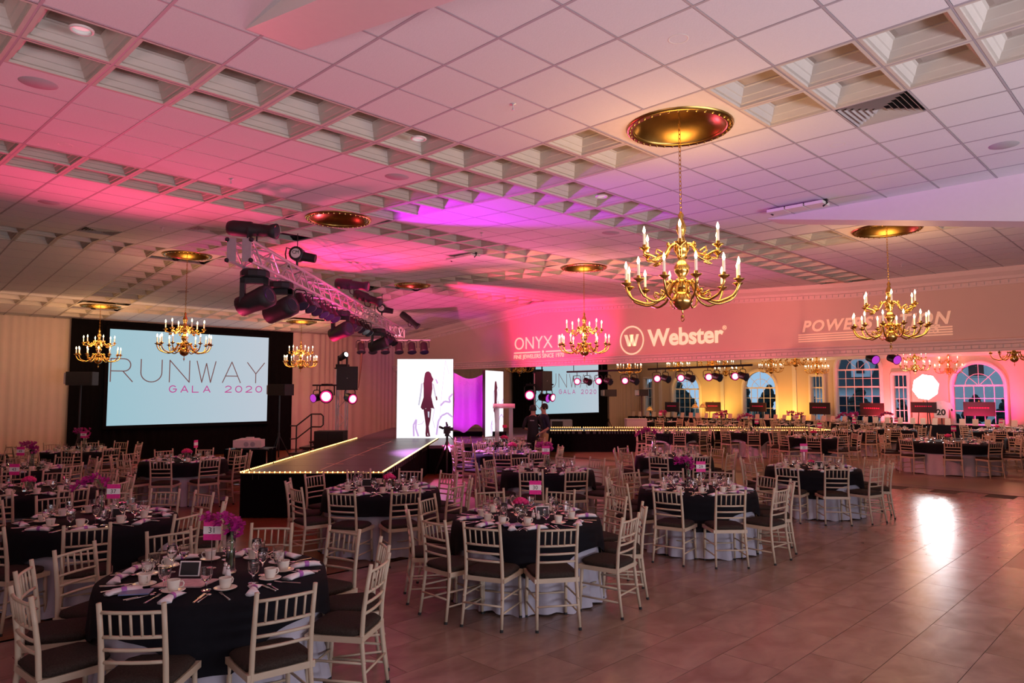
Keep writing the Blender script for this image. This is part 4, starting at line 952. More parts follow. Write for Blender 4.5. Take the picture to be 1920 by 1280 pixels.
# projector on its small cloth-covered table
pj = at_z(467, 839, .80); tb = empty('side_table', (pj.x, pj.y, 0), -AX, 'small black-clothed table holding the projector', 'table')
MB().box(-.42, .52, -.35, .35, .76, .79).build('tabletop', M_blk, tb)
drape('cloth', None, (-.42, -.36), (.52, -.36), .02, .79, M_black_drape, amp=.02, wl=.15, seed=9, parent=tb); drape('cloth', None, (.53, -.35), (.53, .35), .02, .79, M_black_drape, amp=.02, wl=.15, seed=10, parent=tb); drape('cloth', None, (-.43, .35), (-.43, -.35), .02, .79, M_black_drape, amp=.02, wl=.15, seed=11, parent=tb)
po = empty('video_projector', (pj.x, pj.y, .795), -AX + .15, 'white video projector with two vents on the black-clothed table', 'projector')
MB().box(-.31, .31, -.22, .22, .02, .19).add([(-.24, -.17, .19), (.24, -.17, .19), (.24, .17, .19), (-.24, .17, .19), (-.2, -.13, .22), (.2, -.13, .22), (.2, .13, .22), (-.2, .13, .22)], [(4, 5, 6, 7), (0, 1, 5, 4), (1, 2, 6, 5), (2, 3, 7, 6), (3, 0, 4, 7)]).build('shell', M_proj, po)
MB().box(-.06, .10, -.10, .06, .22, .25).build('cap', M_proj, po)
for a in (-.02, .12): MB().tube([(a, -.222, .10), (a, -.228, .10)], [.055, .05], 14).build('vent', M_plate, po)
for a in (-.25, .25): MB().tube([(a, -.15, 0), (a, -.15, .02)], .02, 8).build('foot', M_blk, po)

# video camera on tripod
vc = at_v(838, 868, 18.0); vc.z = 0; v_ = empty('video_camera', vc, -AX, 'dark video camera on a tripod beside the catwalk', 'camera')
for k in range(3):
    a = 2 * PI * k / 3 + .6; MB().tube([(0, 0, .85), (.36 * math.cos(a), .36 * math.sin(a), .01)], [.03, .018], 7).build('leg', M_blk, v_)
MB().tube([(0, 0, .8), (0, 0, 1.0)], .03, 8).build('column', M_blk, v_); MB().box(-.05, .05, -.06, .06, .98, 1.05).build('pan_head', M_blk, v_)
MB().box(-.07, .07, -.20, .20, 1.05, 1.22).build('body', M_blkp, v_); MB().tube([(0, .20, 1.14), (0, .36, 1.14)], [.06, .07], 12).build('lens', M_blkp, v_)
MB().tube([(-.10, -.1, 1.18), (-.16, -.24, 1.22)], .03, 8).build('viewfinder', M_blkp, v_); MB().tube([(0, -.12, 1.22), (-.02, -.02, 1.32), (.0, .12, 1.24)], .02, 7).build('handle', M_blkp, v_)
MB().tube([(.05, -.05, 1.0), (.18, -.35, .92)], .012, 6).build('pan_bar', M_blk, v_); MB().box(.06, .16, -.2, -.05, 1.12, 1.2).build('monitor', M_blkp, v_)

# light bars under the header in the side room
for n_, (x0, y0, x1, y1, fx) in enumerate(((1063, 697, 1200, 693, ((1082, 'p'), (1101, 'o'), (1122, 'p'), (1140, 'o'), (1171, 'p'), (1189, 'o'))), (1215, 692, 1411, 684, ((1231, 'p'), (1248, 'o'), (1275, 'p'), (1293, 'o'), (1327, 'p'), (1344, 'o'), (1376, 'p'), (1393, 'o'))))):
    a, b_ = at_x(x0, y0, 18.5), at_x(x1, y1, 18.5); bar = empty('light_bar', (0, 0, 0), 0, ['black pipe of pink pars before the far screen', 'black pipe of pink pars before the arched windows'][n_], 'pipe', 'light bars')
    MB().tube([a, b_], .03, 8).build('pipe', M_blk, bar)
    for f_ in (.1, .5, .9): p = a.lerp(b_, f_); MB().tube([p, (p.x, p.y, 2.96 + 1.5)], .012, 6).build('hanger', M_blk, bar)
    for q, (x, ln) in enumerate(fx):
        f_ = (x - x0) / (x1 - x0); p = at_x(x, y0 + (y1 - y0) * f_ + 18 + 2 * f_, 18.5)
        m = par(p, ('pink-glowing' if ln == 'p' else 'unlit black') + ' par, number %s along the bar %s' % (['one', 'two', 'three', 'four', 'five', 'six', 'seven', 'eight'][q], ['before the far screen', 'before the arched windows'][n_]), .05 if ln == 'p' else .3, -.05 if ln == 'p' else .6, ln, .95, 'pars on light bars', p.lerp(a.lerp(b_, f_), 1).z - p.z)
for x, lb in ((1635, 'under the header by the tall window'), (1675, 'under the header beside the umbrella light')):
    par(at_x(x, 672, 18.3), 'purple round light ' + lb, .3, .2, 'm', .95, 'purple lights under the header', 4.5 - at_x(x, 672, 18.3).z)

# photographer's umbrella light in the side room
up = at_v(1735, 725, 27.0); ub = empty('umbrella_light', (up.x, up.y, 0), -AX, 'glowing white photo umbrella on a black stand in the side room', 'studio light')
cap = MB(); N = 8; nrm = Vector((-.35, -.85, -.22)).normalized(); xa = Vector((0, 0, 1)).cross(nrm).normalized(); ya = nrm.cross(xa); ctr = Vector((0, 0, up.z))
V = [ctr + nrm * -.12]; Fq = []
for ring, (r_, d) in enumerate(((.27, -.07), (.50, .05))):
    for k in range(N): a = 2 * PI * (k + .3) / N; V.append(ctr + (xa * math.cos(a) * .9 + ya * math.sin(a)) * r_ + nrm * d)
for k in range(N):
    k2 = (k + 1) % N; Fq += [(0, 1 + k, 1 + k2), (1 + k, 1 + N + k, 1 + N + k2, 1 + k2)]
V.append(ctr + nrm * .055); Fq += [(len(V) - 1, 1 + N + (k + 1) % N, 1 + N + k) for k in range(N)]
cap.add(V, Fq); cap.build('diffuser', M_soft, ub)
MB().tube([(.1, .1, .35), (.1, .1, up.z)], .016, 7).build('pole', M_blk, ub)
for k in range(3):
    a = 2 * PI * k / 3; MB().tube([(.1, .1, .6), (.1 + .5 * math.cos(a), .1 + .5 * math.sin(a), .02)], .012, 6).build('leg', M_blk, ub)
MB().box(.02, .18, .05, .25, up.z - .1, up.z + .1).build('flash_head', M_blk, ub)
lamp('umbrella_glow', 'AREA', up + Vector((-.25, -.45, -.05)), 80, (1, .98, 1), aim=up + Vector((-3, -4.4, -2.2)), shape='DISK', size=.8)

# ------------------------------------------------------------------ banquet chairs
def post(s): return [(s * .195, -.245, 0), (s * .188, -.215, .20), (s * .178, -.19, .42), (s * .176, -.20, .60), (s * .176, -.222, .76), (s * .177, -.25, .92)]
RL = [(0.013), .0155, .0175, .017, .0155, .0145]
CP = []
for s_ in (-1, 1):
    CP.append(('back_leg', MB().tube(post(s_), RL, 8).mesh('back_leg', M_chair, True), [('foot_cap', MB().tube([(s_ * .1955, -.247, 0), (s_ * .1945, -.243, .022)], .0155, 8).mesh('foot_cap', M_cap))]))
    CP.append(('front_leg', MB().tube([(s_ * .19, .20, 0), (s_ * .188, .19, .2), (s_ * .185, .18, .42)], [.013, .0165, .017], 8).mesh('front_leg', M_chair, True), [('foot_cap', MB().tube([(s_ * .19, .20, 0), (s_ * .19, .199, .022)], .0155, 8).mesh('foot_cap', M_cap))]))
def rail(z, y, r_, bow=.012): return MB().tube([(-.175, y, z), (-.09, y - bow, z), (0, y - bow * 1.35, z), (.09, y - bow, z), (.175, y, z)], r_, 7)
for z, y in ((.868, -.241), (.728, -.217), (.656, -.207), (.586, -.199)): CP.append(('back_rail', rail(z, y, .0105).mesh('back_rail', M_chair, True)))
for k in range(5):
    x = -.175 + .35 * (k + 1) / 6; bw = .016 * (1 - (x / .175) ** 2)
    CP.append(('spindle', MB().tube([(x, -.217 - bw, .728), (x, -.241 - bw, .868)], .0075, 6).mesh('spindle', M_chair, True)))
CP.append(('seat_frame', MB().add([(-.205, -.205, .405), (.205, -.205, .405), (.215, .205, .405), (-.215, .205, .405), (-.205, -.205, .445), (.205, -.205, .445), (.215, .205, .445), (-.215, .205, .445)],
    [(3, 2, 1, 0), (4, 5, 6, 7), (0, 1, 5, 4), (1, 2, 6, 5), (2, 3, 7, 6), (3, 0, 4, 7)]).mesh('seat_frame', M_chair)))
cu = MB(); R_ = []
for z, r_ in ((.445, .196), (.46, .207), (.475, .207), (.488, .195), (.496, .15), (.499, .0)):
    n = 20; 
    for k in range(n):
        a = 2 * PI * k / n; c_, s_ = math.cos(a), math.sin(a); q = (abs(c_) ** 6 + abs(s_) ** 6) ** (-1 / 6); R_.append((r_ * q * c_, r_ * q * s_, z))
cu.add(R_, [(i * 20 + k, i * 20 + (k + 1) % 20, i * 20 + 20 + (k + 1) % 20, i * 20 + 20 + k) for i in range(5) for k in range(20)])
CP.append(('cushion', cu.mesh('cushion', M_cush, True)))
for s_ in (-1, 1):
    for z in (.27, .145): CP.append(('stretcher', MB().tube([(s_ * .19, -.225, z), (s_ * .189, .195, z)], .009, 6).mesh('stretcher', M_chair, True)))
CP.append(('stretcher', MB().tube([(-.19, -.222, .21), (.19, -.222, .21)], .009, 6).mesh('stretcher', M_chair, True)))
CP.append(('stretcher', MB().tube([(-.19, .193, .21), (.19, .193, .21)], .009, 6).mesh('stretcher', M_chair, True)))
# the same chair for the far tables, in fewer pieces
fb_ = MB(); [fb_.tube(post(s_), RL, 5) for s_ in (-1, 1)]; [fb_.tube([(-.175, y, z), (.175, y, z)], .0115, 4) for z, y in ((.868, -.241), (.728, -.217), (.656, -.207), (.586, -.199))]
for k in range(5): x = -.175 + .35 * (k + 1) / 6; fb_.tube([(x, -.217, .728), (x, -.241, .868)], .008, 4)
fl_ = MB().box(-.205, .205, -.205, .205, .405, .445)
for s_ in (-1, 1):
    fl_.tube([(s_ * .19, .20, 0), (s_ * .185, .18, .42)], .015, 5)
    for z in (.27, .145): fl_.tube([(s_ * .19, -.225, z), (s_ * .189, .195, z)], .009, 4)
CF = [('backrest', fb_.mesh('backrest', M_chair)), ('seat_frame', fl_.mesh('seat_frame', M_chair)), ('cushion', MB().box(-.2, .2, -.2, .2, .445, .49).mesh('cushion', M_cush))]

# ------------------------------------------------------------------ table dressings
def cloth_white(R):
    mb = MB(); n = 138; rows = [(.74, .975, 0), (.56, .975, 0), (.34, .985, .3), (.14, 1.02, .9), (.012, 1.045, 1.1)]
    for z, s_, f_ in rows:
        for k in range(n):
            a = 2 * PI * k / n; r_ = R * s_ + f_ * .034 * math.sin(a * 23 + 1.2 * math.sin(a * 3)); mb.v.append((r_ * math.cos(a), r_ * math.sin(a), z + (.012 * math.sin(a * 9) if z < .1 else 0)))
    for i in range(len(rows) - 1):
        for k in range(n): k2 = (k + 1) % n; mb.f.append((i * n + k2, i * n + k, (i + 1) * n + k, (i + 1) * n + k2)); mb.m.append(0)
    mb.f.append(tuple(range(n))); mb.m.append(0)
    return mb.mesh('tablecloth', M_cloth_w, True)
def cloth_black(R, half, square=True):   # square topper: its corners hang lowest; round topper: even edge
    mb = MB(); n = 96; rows = 5
    for i in range(rows + 1):
        for k in range(n):
            a = 2 * PI * k / n; edge = half / max(abs(math.cos(a)), abs(math.sin(a))) if square else half; drop = max(.10, edge - R)
            drop = min(drop, .43); t = i / rows; f_ = t * drop
            fold = .018 * t * (1.2 + math.sin(a * 13 + math.sin(a * 2)))
            r_ = R + .014 + fold + (.0 if i else -.012); z = .768 - f_ * (1 if i else 0)
            mb.v.append((r_ * math.cos(a), r_ * math.sin(a), z))
    for i in range(rows):
        for k in range(n): k2 = (k + 1) % n; mb.f.append((i * n + k2, i * n + k, (i + 1) * n + k, (i + 1) * n + k2)); mb.m.append(0)
    mb.f.append(tuple(range(n))); mb.m.append(0)
    return mb.mesh('tablecloth', M_cloth_b, True)
CW, CB, CB2 = {}, {}, {}
TOP = {}
def table_meshes(R):
    if R not in TOP:
        TOP[R] = MB().lathe([(.001, .715), (R - .03, .715), (R - .03, .735), (.001, .735)], 32).mesh('tabletop', M_proj)
        CW[R] = cloth_white(R - .01); CB[R] = cloth_black(R - .005, .98 * R + .21); CB2[R] = cloth_black(R - .005, R + .23, False)
LEGM = MB().tube([(.38, 0, 0), (.34, 0, .715)], .018, 7).mesh('leg', M_blk)

CUP_b = MB().lathe([(.001, .006), (.026, .006), (.028, .0), (.030, .006), (.037, .03), (.042, .068), (.043, .074), (.040, .074), (.036, .04), (.001, .02)], 14).mesh('bowl', M_china, True)
CUP_h = MB().tube([(.038, 0, .06), (.056, 0, .064), (.066, 0, .05), (.060, 0, .03), (.036, 0, .022)], .0045, 6).mesh('handle', M_china, True)
SAUC = MB().lathe([(.001, .004), (.045, .004), (.05, .008), (.074, .016), (.076, .018), (.072, .02), (.001, .010)], 18).mesh('saucer', M_china, True)
GOB = MB().lathe([(.001, .002), (.034, .002), (.034, .006), (.008, .012), (.006, .05), (.012, .06), (.030, .075), (.038, .10), (.040, .15), (.038, .15), (.034, .10), (.020, .078), (.001, .07)], 12).mesh('goblet', M_glass)
WG = MB().lathe([(.001, .002), (.030, .002), (.030, .006), (.006, .01), (.005, .08), (.012, .09), (.032, .115), (.037, .15), (.034, .19), (.032, .19), (.034, .15), (.028, .118), (.001, .095)], 12).mesh('wine_glass', M_glass, True)
nk = MB(); pr = [(-.115, .050, .012), (-.07, .040, .017), (-.015, .022, .02), (.015, .022, .02), (.06, .034, .019), (.10, .046, .013)]; n = 10
for x, wd, ht in pr:
    for k in range(n):
        a = 2 * PI * k / n; nk.v.append((x + (.012 * math.sin(a * 2) if abs(x) > .09 else 0), wd * math.cos(a), ht + ht * math.sin(a) * (1 + .12 * math.cos(3 * a))))
for i in range(len(pr) - 1):
    for k in range(n): nk.f.append((i * n + k, i * n + (k + 1) % n, (i + 1) * n + (k + 1) % n, (i + 1) * n + k)); nk.m.append(0)
nk.f += [tuple(range(n))[::-1], tuple((len(pr) - 1) * n + k for k in range(n))]; nk.m += [0, 0]
NAP = nk.mesh('cloth', M_napkin, True)
rgm = MB()
for x in (-.016, .016):
    for k in range(12): a = 2 * PI * k / 12; rgm.v.append((x, .0255 * math.cos(a), .0215 + .0235 * math.sin(a)))
for k in range(12): rgm.f.append((k, (k + 1) % 12, 12 + (k + 1) % 12, 12 + k)); rgm.m.append(0)
NRING = rgm.mesh('napkin_ring', M_ring, True)
KNIFE = MB().obox((0, .055, .004), (.010, 0, 0), (0, .06, 0), (0, 0, .001)).tube([(0, -.005, .004), (0, -.10, .005)], [.005, .007], 6, flat=.6).mesh('knife', M_steel)
FORK = MB().tube([(0, -.10, .004), (0, .02, .006), (0, .04, .004)], [.007, .004, .005], 6, flat=.6)
for s_ in (-1.5, -.5, .5, 1.5): FORK.tube([(s_ * .004, .04, .004), (s_ * .0055, .095, .010)], .0018, 4)
FORK = FORK.mesh('fork', M_steel)
SPOON = MB().tube([(0, -.09, .004), (0, .03, .006), (0, .05, .005)], [.006, .0035, .004], 6, flat=.6).ball((0, .07, .007), .019, 8, 4, .3).mesh('spoon', M_steel, True)
SHAK = MB().lathe([(.001, 0), (.021, 0), (.022, .01), (.013, .06), (.001, .062)], 10).mesh('glass_body', M_card, True)
SHCAP = MB().lathe([(.014, .058), (.015, .075), (.008, .085), (.001, .086)], 10).mesh('cap', M_steel, True)
NUM = {}
def sign(p, rz, text, label, group='pink table number signs', h=.22):
    s = empty('table_number', p, rz, label, 'sign', group)
    MB().lathe([(.001, 0), (.035, 0), (.035, .006), (.006, .012), (.001, .012)], 12).build('base', M_steel, s)
    MB().tube([(0, .0, .01), (0, 0, h)], .003, 5).build('rod', M_steel, s)
    c = MB().box(-.065, .065, -.004, .004, h - .01, h + .135).build('card', M_pinkcard, s)
    MB().box(-.065, .065, -.0055, .0055, h + .035, h + .092).build('band', M_card, c)
    if text: text_obj('number', text, .058, M_ink, frame((0, -.006, h + .044), (1, 0, 0), (0, 0, 1), (0, -1, 0)), c, extrude=.0005)
    return s
def flowers(p, kind, label, rz=0., s=1.0):
    f = empty('flower_vase', p, rz, label, 'flowers', 'table flowers'); f.scale = (s,) * 3; rd = random.Random(int(p[0] * 100))
    if kind == 'tall':
        MB().lathe([(.001, .0), (.045, 0), (.045, .012), (.034, .02), (.030, .20), (.038, .30), (.036, .30), (.028, .2), (.030, .03), (.001, .025)], 14).build('vase', M_glass, f, True)
        for k in range(4): MB().tube([(rd.uniform(-.012, .012), rd.uniform(-.012, .012), .03), (rd.uniform(-.015, .015), rd.uniform(-.015, .015), .28), (rd.uniform(-.06, .02), rd.uniform(-.04, .04), .36)], .005, 5).build('stem', M_stem, f)
        spots = [(rd.uniform(-.20, .06) if q < 34 else rd.uniform(-.03, .07), rd.uniform(-.06, .06), .37 + rd.uniform(-.04, .05) - (.10 * rd.random() if q >= 34 else 0)) for q in range(52)]; m = M_orchid
    elif kind == 'arch':
        MB().lathe([(.001, .0), (.05, 0), (.05, .012), (.03, .02), (.028, .22), (.036, .30), (.034, .30), (.026, .2), (.026, .03), (.001, .025)], 14).build('vase', M_glass, f, True)
        MB().tube([(0, 0, .03), (0, 0, .3), (-.06, 0, .40), (-.18, 0, .40), (-.28, 0, .30)], .006, 5).build('stem', M_stem, f)
        spots = []
        for q in range(44):
            t = rd.random(); spots.append((.05 - .36 * t + rd.uniform(-.02, .02), rd.uniform(-.05, .05), .37 + .09 * math.sin(t * 2.2) - .14 * t * t + rd.uniform(-.03, .03)))
        m = M_orchid
    else:
        MB().lathe([(.001, .0), (.055, 0), (.06, .01), (.06, .085), (.055, .085), (.055, .015), (.001, .012)], 14).build('vase', M_glass, f, True)
        for k in range(5): a = k * 1.26; MB().tube([(.02 * math.cos(a), .02 * math.sin(a), .02), (.03 * math.cos(a), .03 * math.sin(a), .09)], .004, 5).build('stem', M_stem, f)
        spots = [(.055 * math.cos(q * 2.4) * math.sqrt(q / 22), .055 * math.sin(q * 2.4) * math.sqrt(q / 22), .105 + .03 * (1 - q / 22)) for q in range(22)]; m = M_rose
    bl = MB()
    for x, y, z in spots:
        if m is M_rose:
            bl.ball((x, y, z), .021, 7, 4, .9); continue
        ax = rd.random() * 6.28
        for k in range(5):
            a = ax + k * 1.257; d = Vector((math.cos(a), math.sin(a) * .6, math.sin(a) * .7)) * .030; t = Vector((-math.sin(a), math.cos(a), .3)) * .016; c = Vector((x, y, z))
            bl.add([c, c + d * .6 + t, c + d, c + d * .6 - t], [(0, 1, 2, 3)])
    tag(bl.build('blossoms', m, f), kind='stuff')
    return f
def card_frame(p, rz, label):
    f = empty('framed_card', p, rz, label, 'card', 'small framed cards')
    MB().obox((0, 0, .055), (.072, 0, 0), (0, .004, 0), (0, .012, .05)).build('frame', M_card, f)
    MB().obox((0, -.0035, .0555), (.063, 0, 0), (0, .003, 0), (0, .0102, .042)).build('face', M_blk, f)
    return f
WORDS = ['twelve', 'one', 'two', 'three', 'four', 'five', 'six', 'seven', 'eight', 'nine', 'ten', 'eleven']
USED = {}
def hour_of(a, x, y, key):            # no two seats of a table share an hour
    base = math.atan2(-y, -x); d = (base - a) % (2 * PI); f_ = d / (PI / 6); n = round(f_); u_ = USED.setdefault(key, set())
    for m in (n, n + (1 if f_ > n else -1), n - (1 if f_ > n else -1)):
        if m % 12 not in u_: n = m; break
    u_.add(n % 12); return WORDS[(6 + n) % 12]
def hour(a, x, y):                   # place on the table as on a clock, six toward the viewer
    base = math.atan2(-y, -x); d = (base - a) % (2 * PI); return WORDS[(6 + round(d / (PI / 6))) % 12]
# key: x, y, radius, seat angles in degrees, level of detail, topper, label phrase
def ring(ph, n=10): return [ph + 360 * k / n for k in range(n)]
TABLES = [
 ('A', 2.22, 5.2, .77, [-135, -92, -53, -23, 9, 45, 86, 122, 153, -170], 3, 0, 'table thirty-one'),
 ('B', 2.28, 8.3, .77, [-108, -148, -66, -28, 10, 40, 66, 96, 126, 168], 3, 20, 'table thirty-seven'),
 ('I', 5.48, 5.2, .77, [144, 178, -155, -124, -82, -46, -12, 24, 66, 108], 3, 8, 'table thirty'),
 ('H', 5.70, 8.12, .77, ring(-146), 3, 45, 'the table beside the catwalk'),
 ('N', 8.72, 5.08, .77, ring(-168), 3, 6, 'table twenty-nine'),
 ('O', 12.55, 5.05, .77, ring(-176), 2, 3, 'the table by the open tile floor'),
 ('J', 9.0, 8.05, .77, ring(-152), 2, 10, 'the table behind table thirty'),
 ('M', 12.75, 7.95, .77, ring(-160), 2, 10, 'the table behind table twenty-nine'),
 ('K', 11.0, 11.0, .77, ring(-140), 2, 20, 'the second table behind table thirty'),
 ('L', 12.7, 12.9, .77, ring(-120), 2, 30, 'the third table behind table thirty'),
 ('C', 2.3, 11.3, .77, ring(-116), 2, 45, 'table forty-three'),
 ('F', 5.38, 14.2, .77, ring(-128), 2, 45, 'the table before the big screen'),
 ('D', 2.75, 14.5, .77, ring(-100), 2, 45, 'the table behind table forty-three'),
 ('E', 4.6, 18.1, .77, ring(-112), 2, 45, 'the table at the black drape corner'),
 ('G', 2.5, 18.2, .77, ring(-110), 1, 45, 'the rear table beside the white drape'),
 ('U', 21.6, 5.1, 1.20, ring(-165, 10), 1, 45, 'the big table beyond the threshold'),
 ('P', 20.9, 8.35, .80, ring(-160, 9), 1, 20, 'the table behind the open-floor table'),
 ('Q', 22.2, 10.9, .77, ring(-150, 8), 1, 10, 'the table before the second catwalk'),
 ('R', 20.2, 12.6, .77, ring(-140, 8), 1, 10, 'the table nearest the second catwalk start'),
 ('S', 25.0, 8.8, .80, ring(-170, 9), 1, 10, 'the table at the second catwalk tip'),
 ('V', 27.4, 8.2, .77, ring(-160, 8), 1, 0, 'the brightly lit table under the umbrella'),
 ('W', 28.6, 5.3, .80, ring(-165, 8), 1, 0, 'the brightly lit table past the umbrella'),
 ('X', 24.6, 3.6, .77, ring(-150, 8), 1, 0, 'the side-room table at the picture edge'),
]
FARXY = [(27.2, 17.6), (29.2, 15.7), (30.6, 13.3), (30.8, 10.7), (31.15, 4.6), (26.0, 14.2), (28.2, 11.9)]
FARL = ['beside the drape corner', 'by the first arched window', 'by the second arched window', 'by the tall window', 'by the pale-house window', 'just behind the second catwalk', 'past the second catwalk tip']
for k, ((x, y), lb) in enumerate(zip(FARXY, FARL)):
    TABLES.append(('far%d' % k, x, y, .77, ring(-150 + 7 * k, 8), 0, 20, 'the far table ' + lb))
rr = random.Random(11)
for key, x, y, R, angs, lod, cph, desc in TABLES:
    table_meshes(R); crot = math.radians(cph) + math.atan2(-y, -x) - PI / 4
    t = empty('banquet_table', (x, y, 0), rr.random(), 'round folding table under ' + desc, 'table', 'round banquet tables')
    obj('tabletop', TOP[R], t)
    for k in range(4): obj('leg', LEGM, t, rz=k * PI / 2)
    o = obj('white_tablecloth', CW[R], None, (x, y, 0), rr.random() * 6); tag(o, 'white floor-length cloth of ' + desc, 'tablecloth', 'white tablecloths')
    o = obj('black_topper', (CB2 if cph == 45 else CB)[R], None, (x, y, 0), crot); tag(o, 'black cloth topper over ' + desc, 'tablecloth', 'black table toppers')
    near = lod >= 2; ZT = .770
    for a in angs:
        a = math.radians(a) + rr.uniform(-.03, .03); hh = hour_of(a, x, y, key); rc = R + .20 + rr.uniform(-.02, .03)
        spawn('chiavari_chair', CP if near else CF, (x + rc * math.cos(a), y + rc * math.sin(a), 0), a + PI / 2 + rr.uniform(-.08, .08), 'ivory chair, %s-o\'clock seat of %s' % (hh, desc), 'chair', 'chairs around ' + desc)
        d = Vector((math.cos(a), math.sin(a), 0)); q = Vector((-d.y, d.x, 0)); c = Vector((x, y, ZT)); tl = ', %s-o\'clock place of %s' % (hh, desc)
        def put(nm, me, r_, s_, rz, label, cat, grp, kids=(), dz=0.):
            o = obj(nm, me, None, c + d * r_ + q * s_ + Vector((0, 0, dz)), a + rz); tag(o, label + tl, cat, grp + ' on ' + desc)
            for kn, km in kids: obj(kn, km, o)
            return o
        if lod == 0:
            put('goblet', GOB, R * .62, .06, 0, 'clear glass goblet', 'glass', 'goblets'); put('napkin', NAP, R * .8, .0, .3, 'rolled white napkin', 'napkin', 'napkins'); continue
        put('saucer', SAUC, R * .60, -.10, 0, 'cream china saucer', 'saucer', 'saucers')
        put('coffee_cup', CUP_b, R * .60, -.10, rr.uniform(1.0, 2.2), 'cream coffee cup', 'cup', 'coffee cups', [('handle', CUP_h)], .0085)
        put('goblet', GOB, R * .56, .10, 0, 'cut-glass water goblet', 'glass', 'goblets')
        nkp = put('napkin', NAP, R * .82, rr.uniform(-.06, .06), rr.uniform(-.5, .5) + (PI / 2 if rr.random() < .35 else 0), 'white napkin with purple ring', 'napkin', 'napkins', [('napkin_ring', NRING)])
        if lod == 3:
            put('knife', KNIFE, R * .80, .13, PI / 2 + .05, 'steel table knife', 'knife', 'knives'); put('fork', FORK, R * .80, -.16, PI / 2 - .06, 'steel table fork', 'fork', 'forks')
            put('spoon', SPOON, R * .80, .16, PI / 2 - .05, 'steel teaspoon', 'spoon', 'spoons')
            if rr.random() < .6: put('wine_glass', WG, R * .45, .02, 0, 'tall clear wine glass', 'glass', 'wine glasses')
    if lod == 3 or key in 'CJMO':
        for k, dx in ((0, .09), (1, .14)):
            p = Vector((x, y, ZT)) + RV * (dx - .02) + FV * (.0 - .08 * k); s = spawn('salt_shaker' if k else 'pepper_shaker', [('glass_body', SHAK), ('cap', SHCAP)], p, 0, ('white salt shaker' if k else 'white pepper shaker') + ' beside the flowers on ' + desc, 'shaker', 'shakers on ' + desc)
FACE = -AX
def on_table(x, y): return at_z(x, y, .770)
def in_air(key, dx, dv):
    t = next(t for t in TABLES if t[0] == key); p = Vector((t[1], t[2], .770)) + RV * dx + FV * dv; return p
sign(in_air('A', -.10, .16), FACE, '31', 'pink and white table number card reading thirty-one')
flowers(in_air('A', .08, .06), 'tall', 'magenta orchids in a tall glass vase on table thirty-one', FACE)
card_frame(in_air('A', -.16, -.06), FACE, 'small black framed card on table thirty-one')
sign(in_air('B', .16, .02), FACE + .1, '37', 'pink and white table number card reading thirty-seven')
flowers(in_air('B', .02, .06), 'arch', 'arching magenta orchid spray in a glass vase on table thirty-seven', FACE)
card_frame(in_air('B', .20, .05), FACE, 'small black framed card on table thirty-seven')
sign(in_air('I', .10, .22), FACE - .1, '30', 'pink and white table number card reading thirty')
flowers(in_air('I', -.06, .16), 'low', 'low bowl of pink roses on table thirty', FACE, 1.25)
card_frame(in_air('I', .17, .08), FACE + .2, 'small black framed card on table thirty')
sign(in_air('N', .10, .16), FACE, '29', 'pink and white table number card reading twenty-nine')
flowers(in_air('N', -.08, .12), 'tall', 'magenta orchids in a tall vase on table twenty-nine', FACE)
sign(in_air('C', -.22, .0), FACE, '43', 'pink and white table number card reading forty-three')
flowers(in_air('C', -.02, .0), 'low', 'low bowl of pink roses on table forty-three', FACE, 1.3)
sign(in_air('E', .06, .0), FACE, '44', 'pink number card on the table at the black drape corner', h=.3)
flowers(in_air('E', .04, .1), 'tall', 'magenta orchids on the table at the black drape corner', FACE, 1.2)
flowers(in_air('D', .18, .1), 'tall', 'dark magenta orchids on the table behind table forty-three', FACE, 1.1)
sign(in_air('D', .05, .0), FACE, '49', 'pink number card on the table behind table forty-three', h=.25)
flowers(in_air('F', .03, .05), 'low', 'low bowl of pink roses on the table before the big screen', FACE, 1.5)
sign(in_air('F', .20, .05), FACE + 1.45, '', 'number card seen edge-on before the big screen', h=.25)
flowers(in_air('H', .08, .12), 'low', 'low bowl of pink roses on the table beside the catwalk', FACE, 1.3)
card_frame(in_air('H', -.25, .25), FACE, 'small black framed card on the table beside the catwalk')
sign(in_air('J', -.02, .2), FACE, '23', 'pink number card on the table behind table thirty', h=.26)
flowers(in_air('J', .02, .3), 'tall', 'dark red orchids on the table behind table thirty', FACE, 1.1)
flowers(in_air('M', -.38, .1), 'arch', 'magenta orchid spray on the table behind table twenty-nine', FACE, 1.3)
flowers(in_air('L', .05, .0), 'low', 'low bowl of pink roses on the third table behind table thirty', FACE, 1.5)
flowers(in_air('K', .10, .0), 'low', 'low bowl of pink roses on the second table behind table thirty', FACE, 1.5)
sign(in_air('O', -.02, .3), FACE, '22', 'pink number card on the table by the open tile floor', h=.26)
flowers(in_air('O', .0, .05), 'low', 'small pink rose bowl on the table by the open tile floor', FACE, .9)
card_frame(in_air('O', .12, .02), FACE, 'small black framed card on the table by the open tile floor')
for key, lb in (('P', 'behind the open-floor table'), ('S', 'at the second catwalk tip'), ('V', 'under the umbrella light'), ('W', 'past the umbrella light'), ('U', 'on the big table beyond the threshold'), ('Q', 'before the second catwalk')):
    flowers(in_air(key, .0, .0), 'arch' if key in 'SVQ' else 'low', 'magenta table flowers ' + lb, FACE, 1.4); sign(in_air(key, .22, .1), FACE, '', 'pink number card ' + lb, h=.28)
for k, lb in enumerate(FARL):
    key = 'far%d' % k; sign(in_air(key, .0, .0), FACE, '', 'pink number card on the far table ' + lb, h=.30); flowers(in_air(key, .2, .1), 'tall', 'magenta flowers on the far table ' + lb, FACE, 1.2)
bp = in_air('A', -.10, -.26); tag(MB().obox((0, 0, .006), (.17, .0, 0), (.02, .10, 0), (0, 0, .004)).build('brochure', M_photo, None, False, bp), 'pink glossy programme lying on table thirty-one', 'booklet'); bpy.data.objects['brochure'].rotation_euler.z = FACE
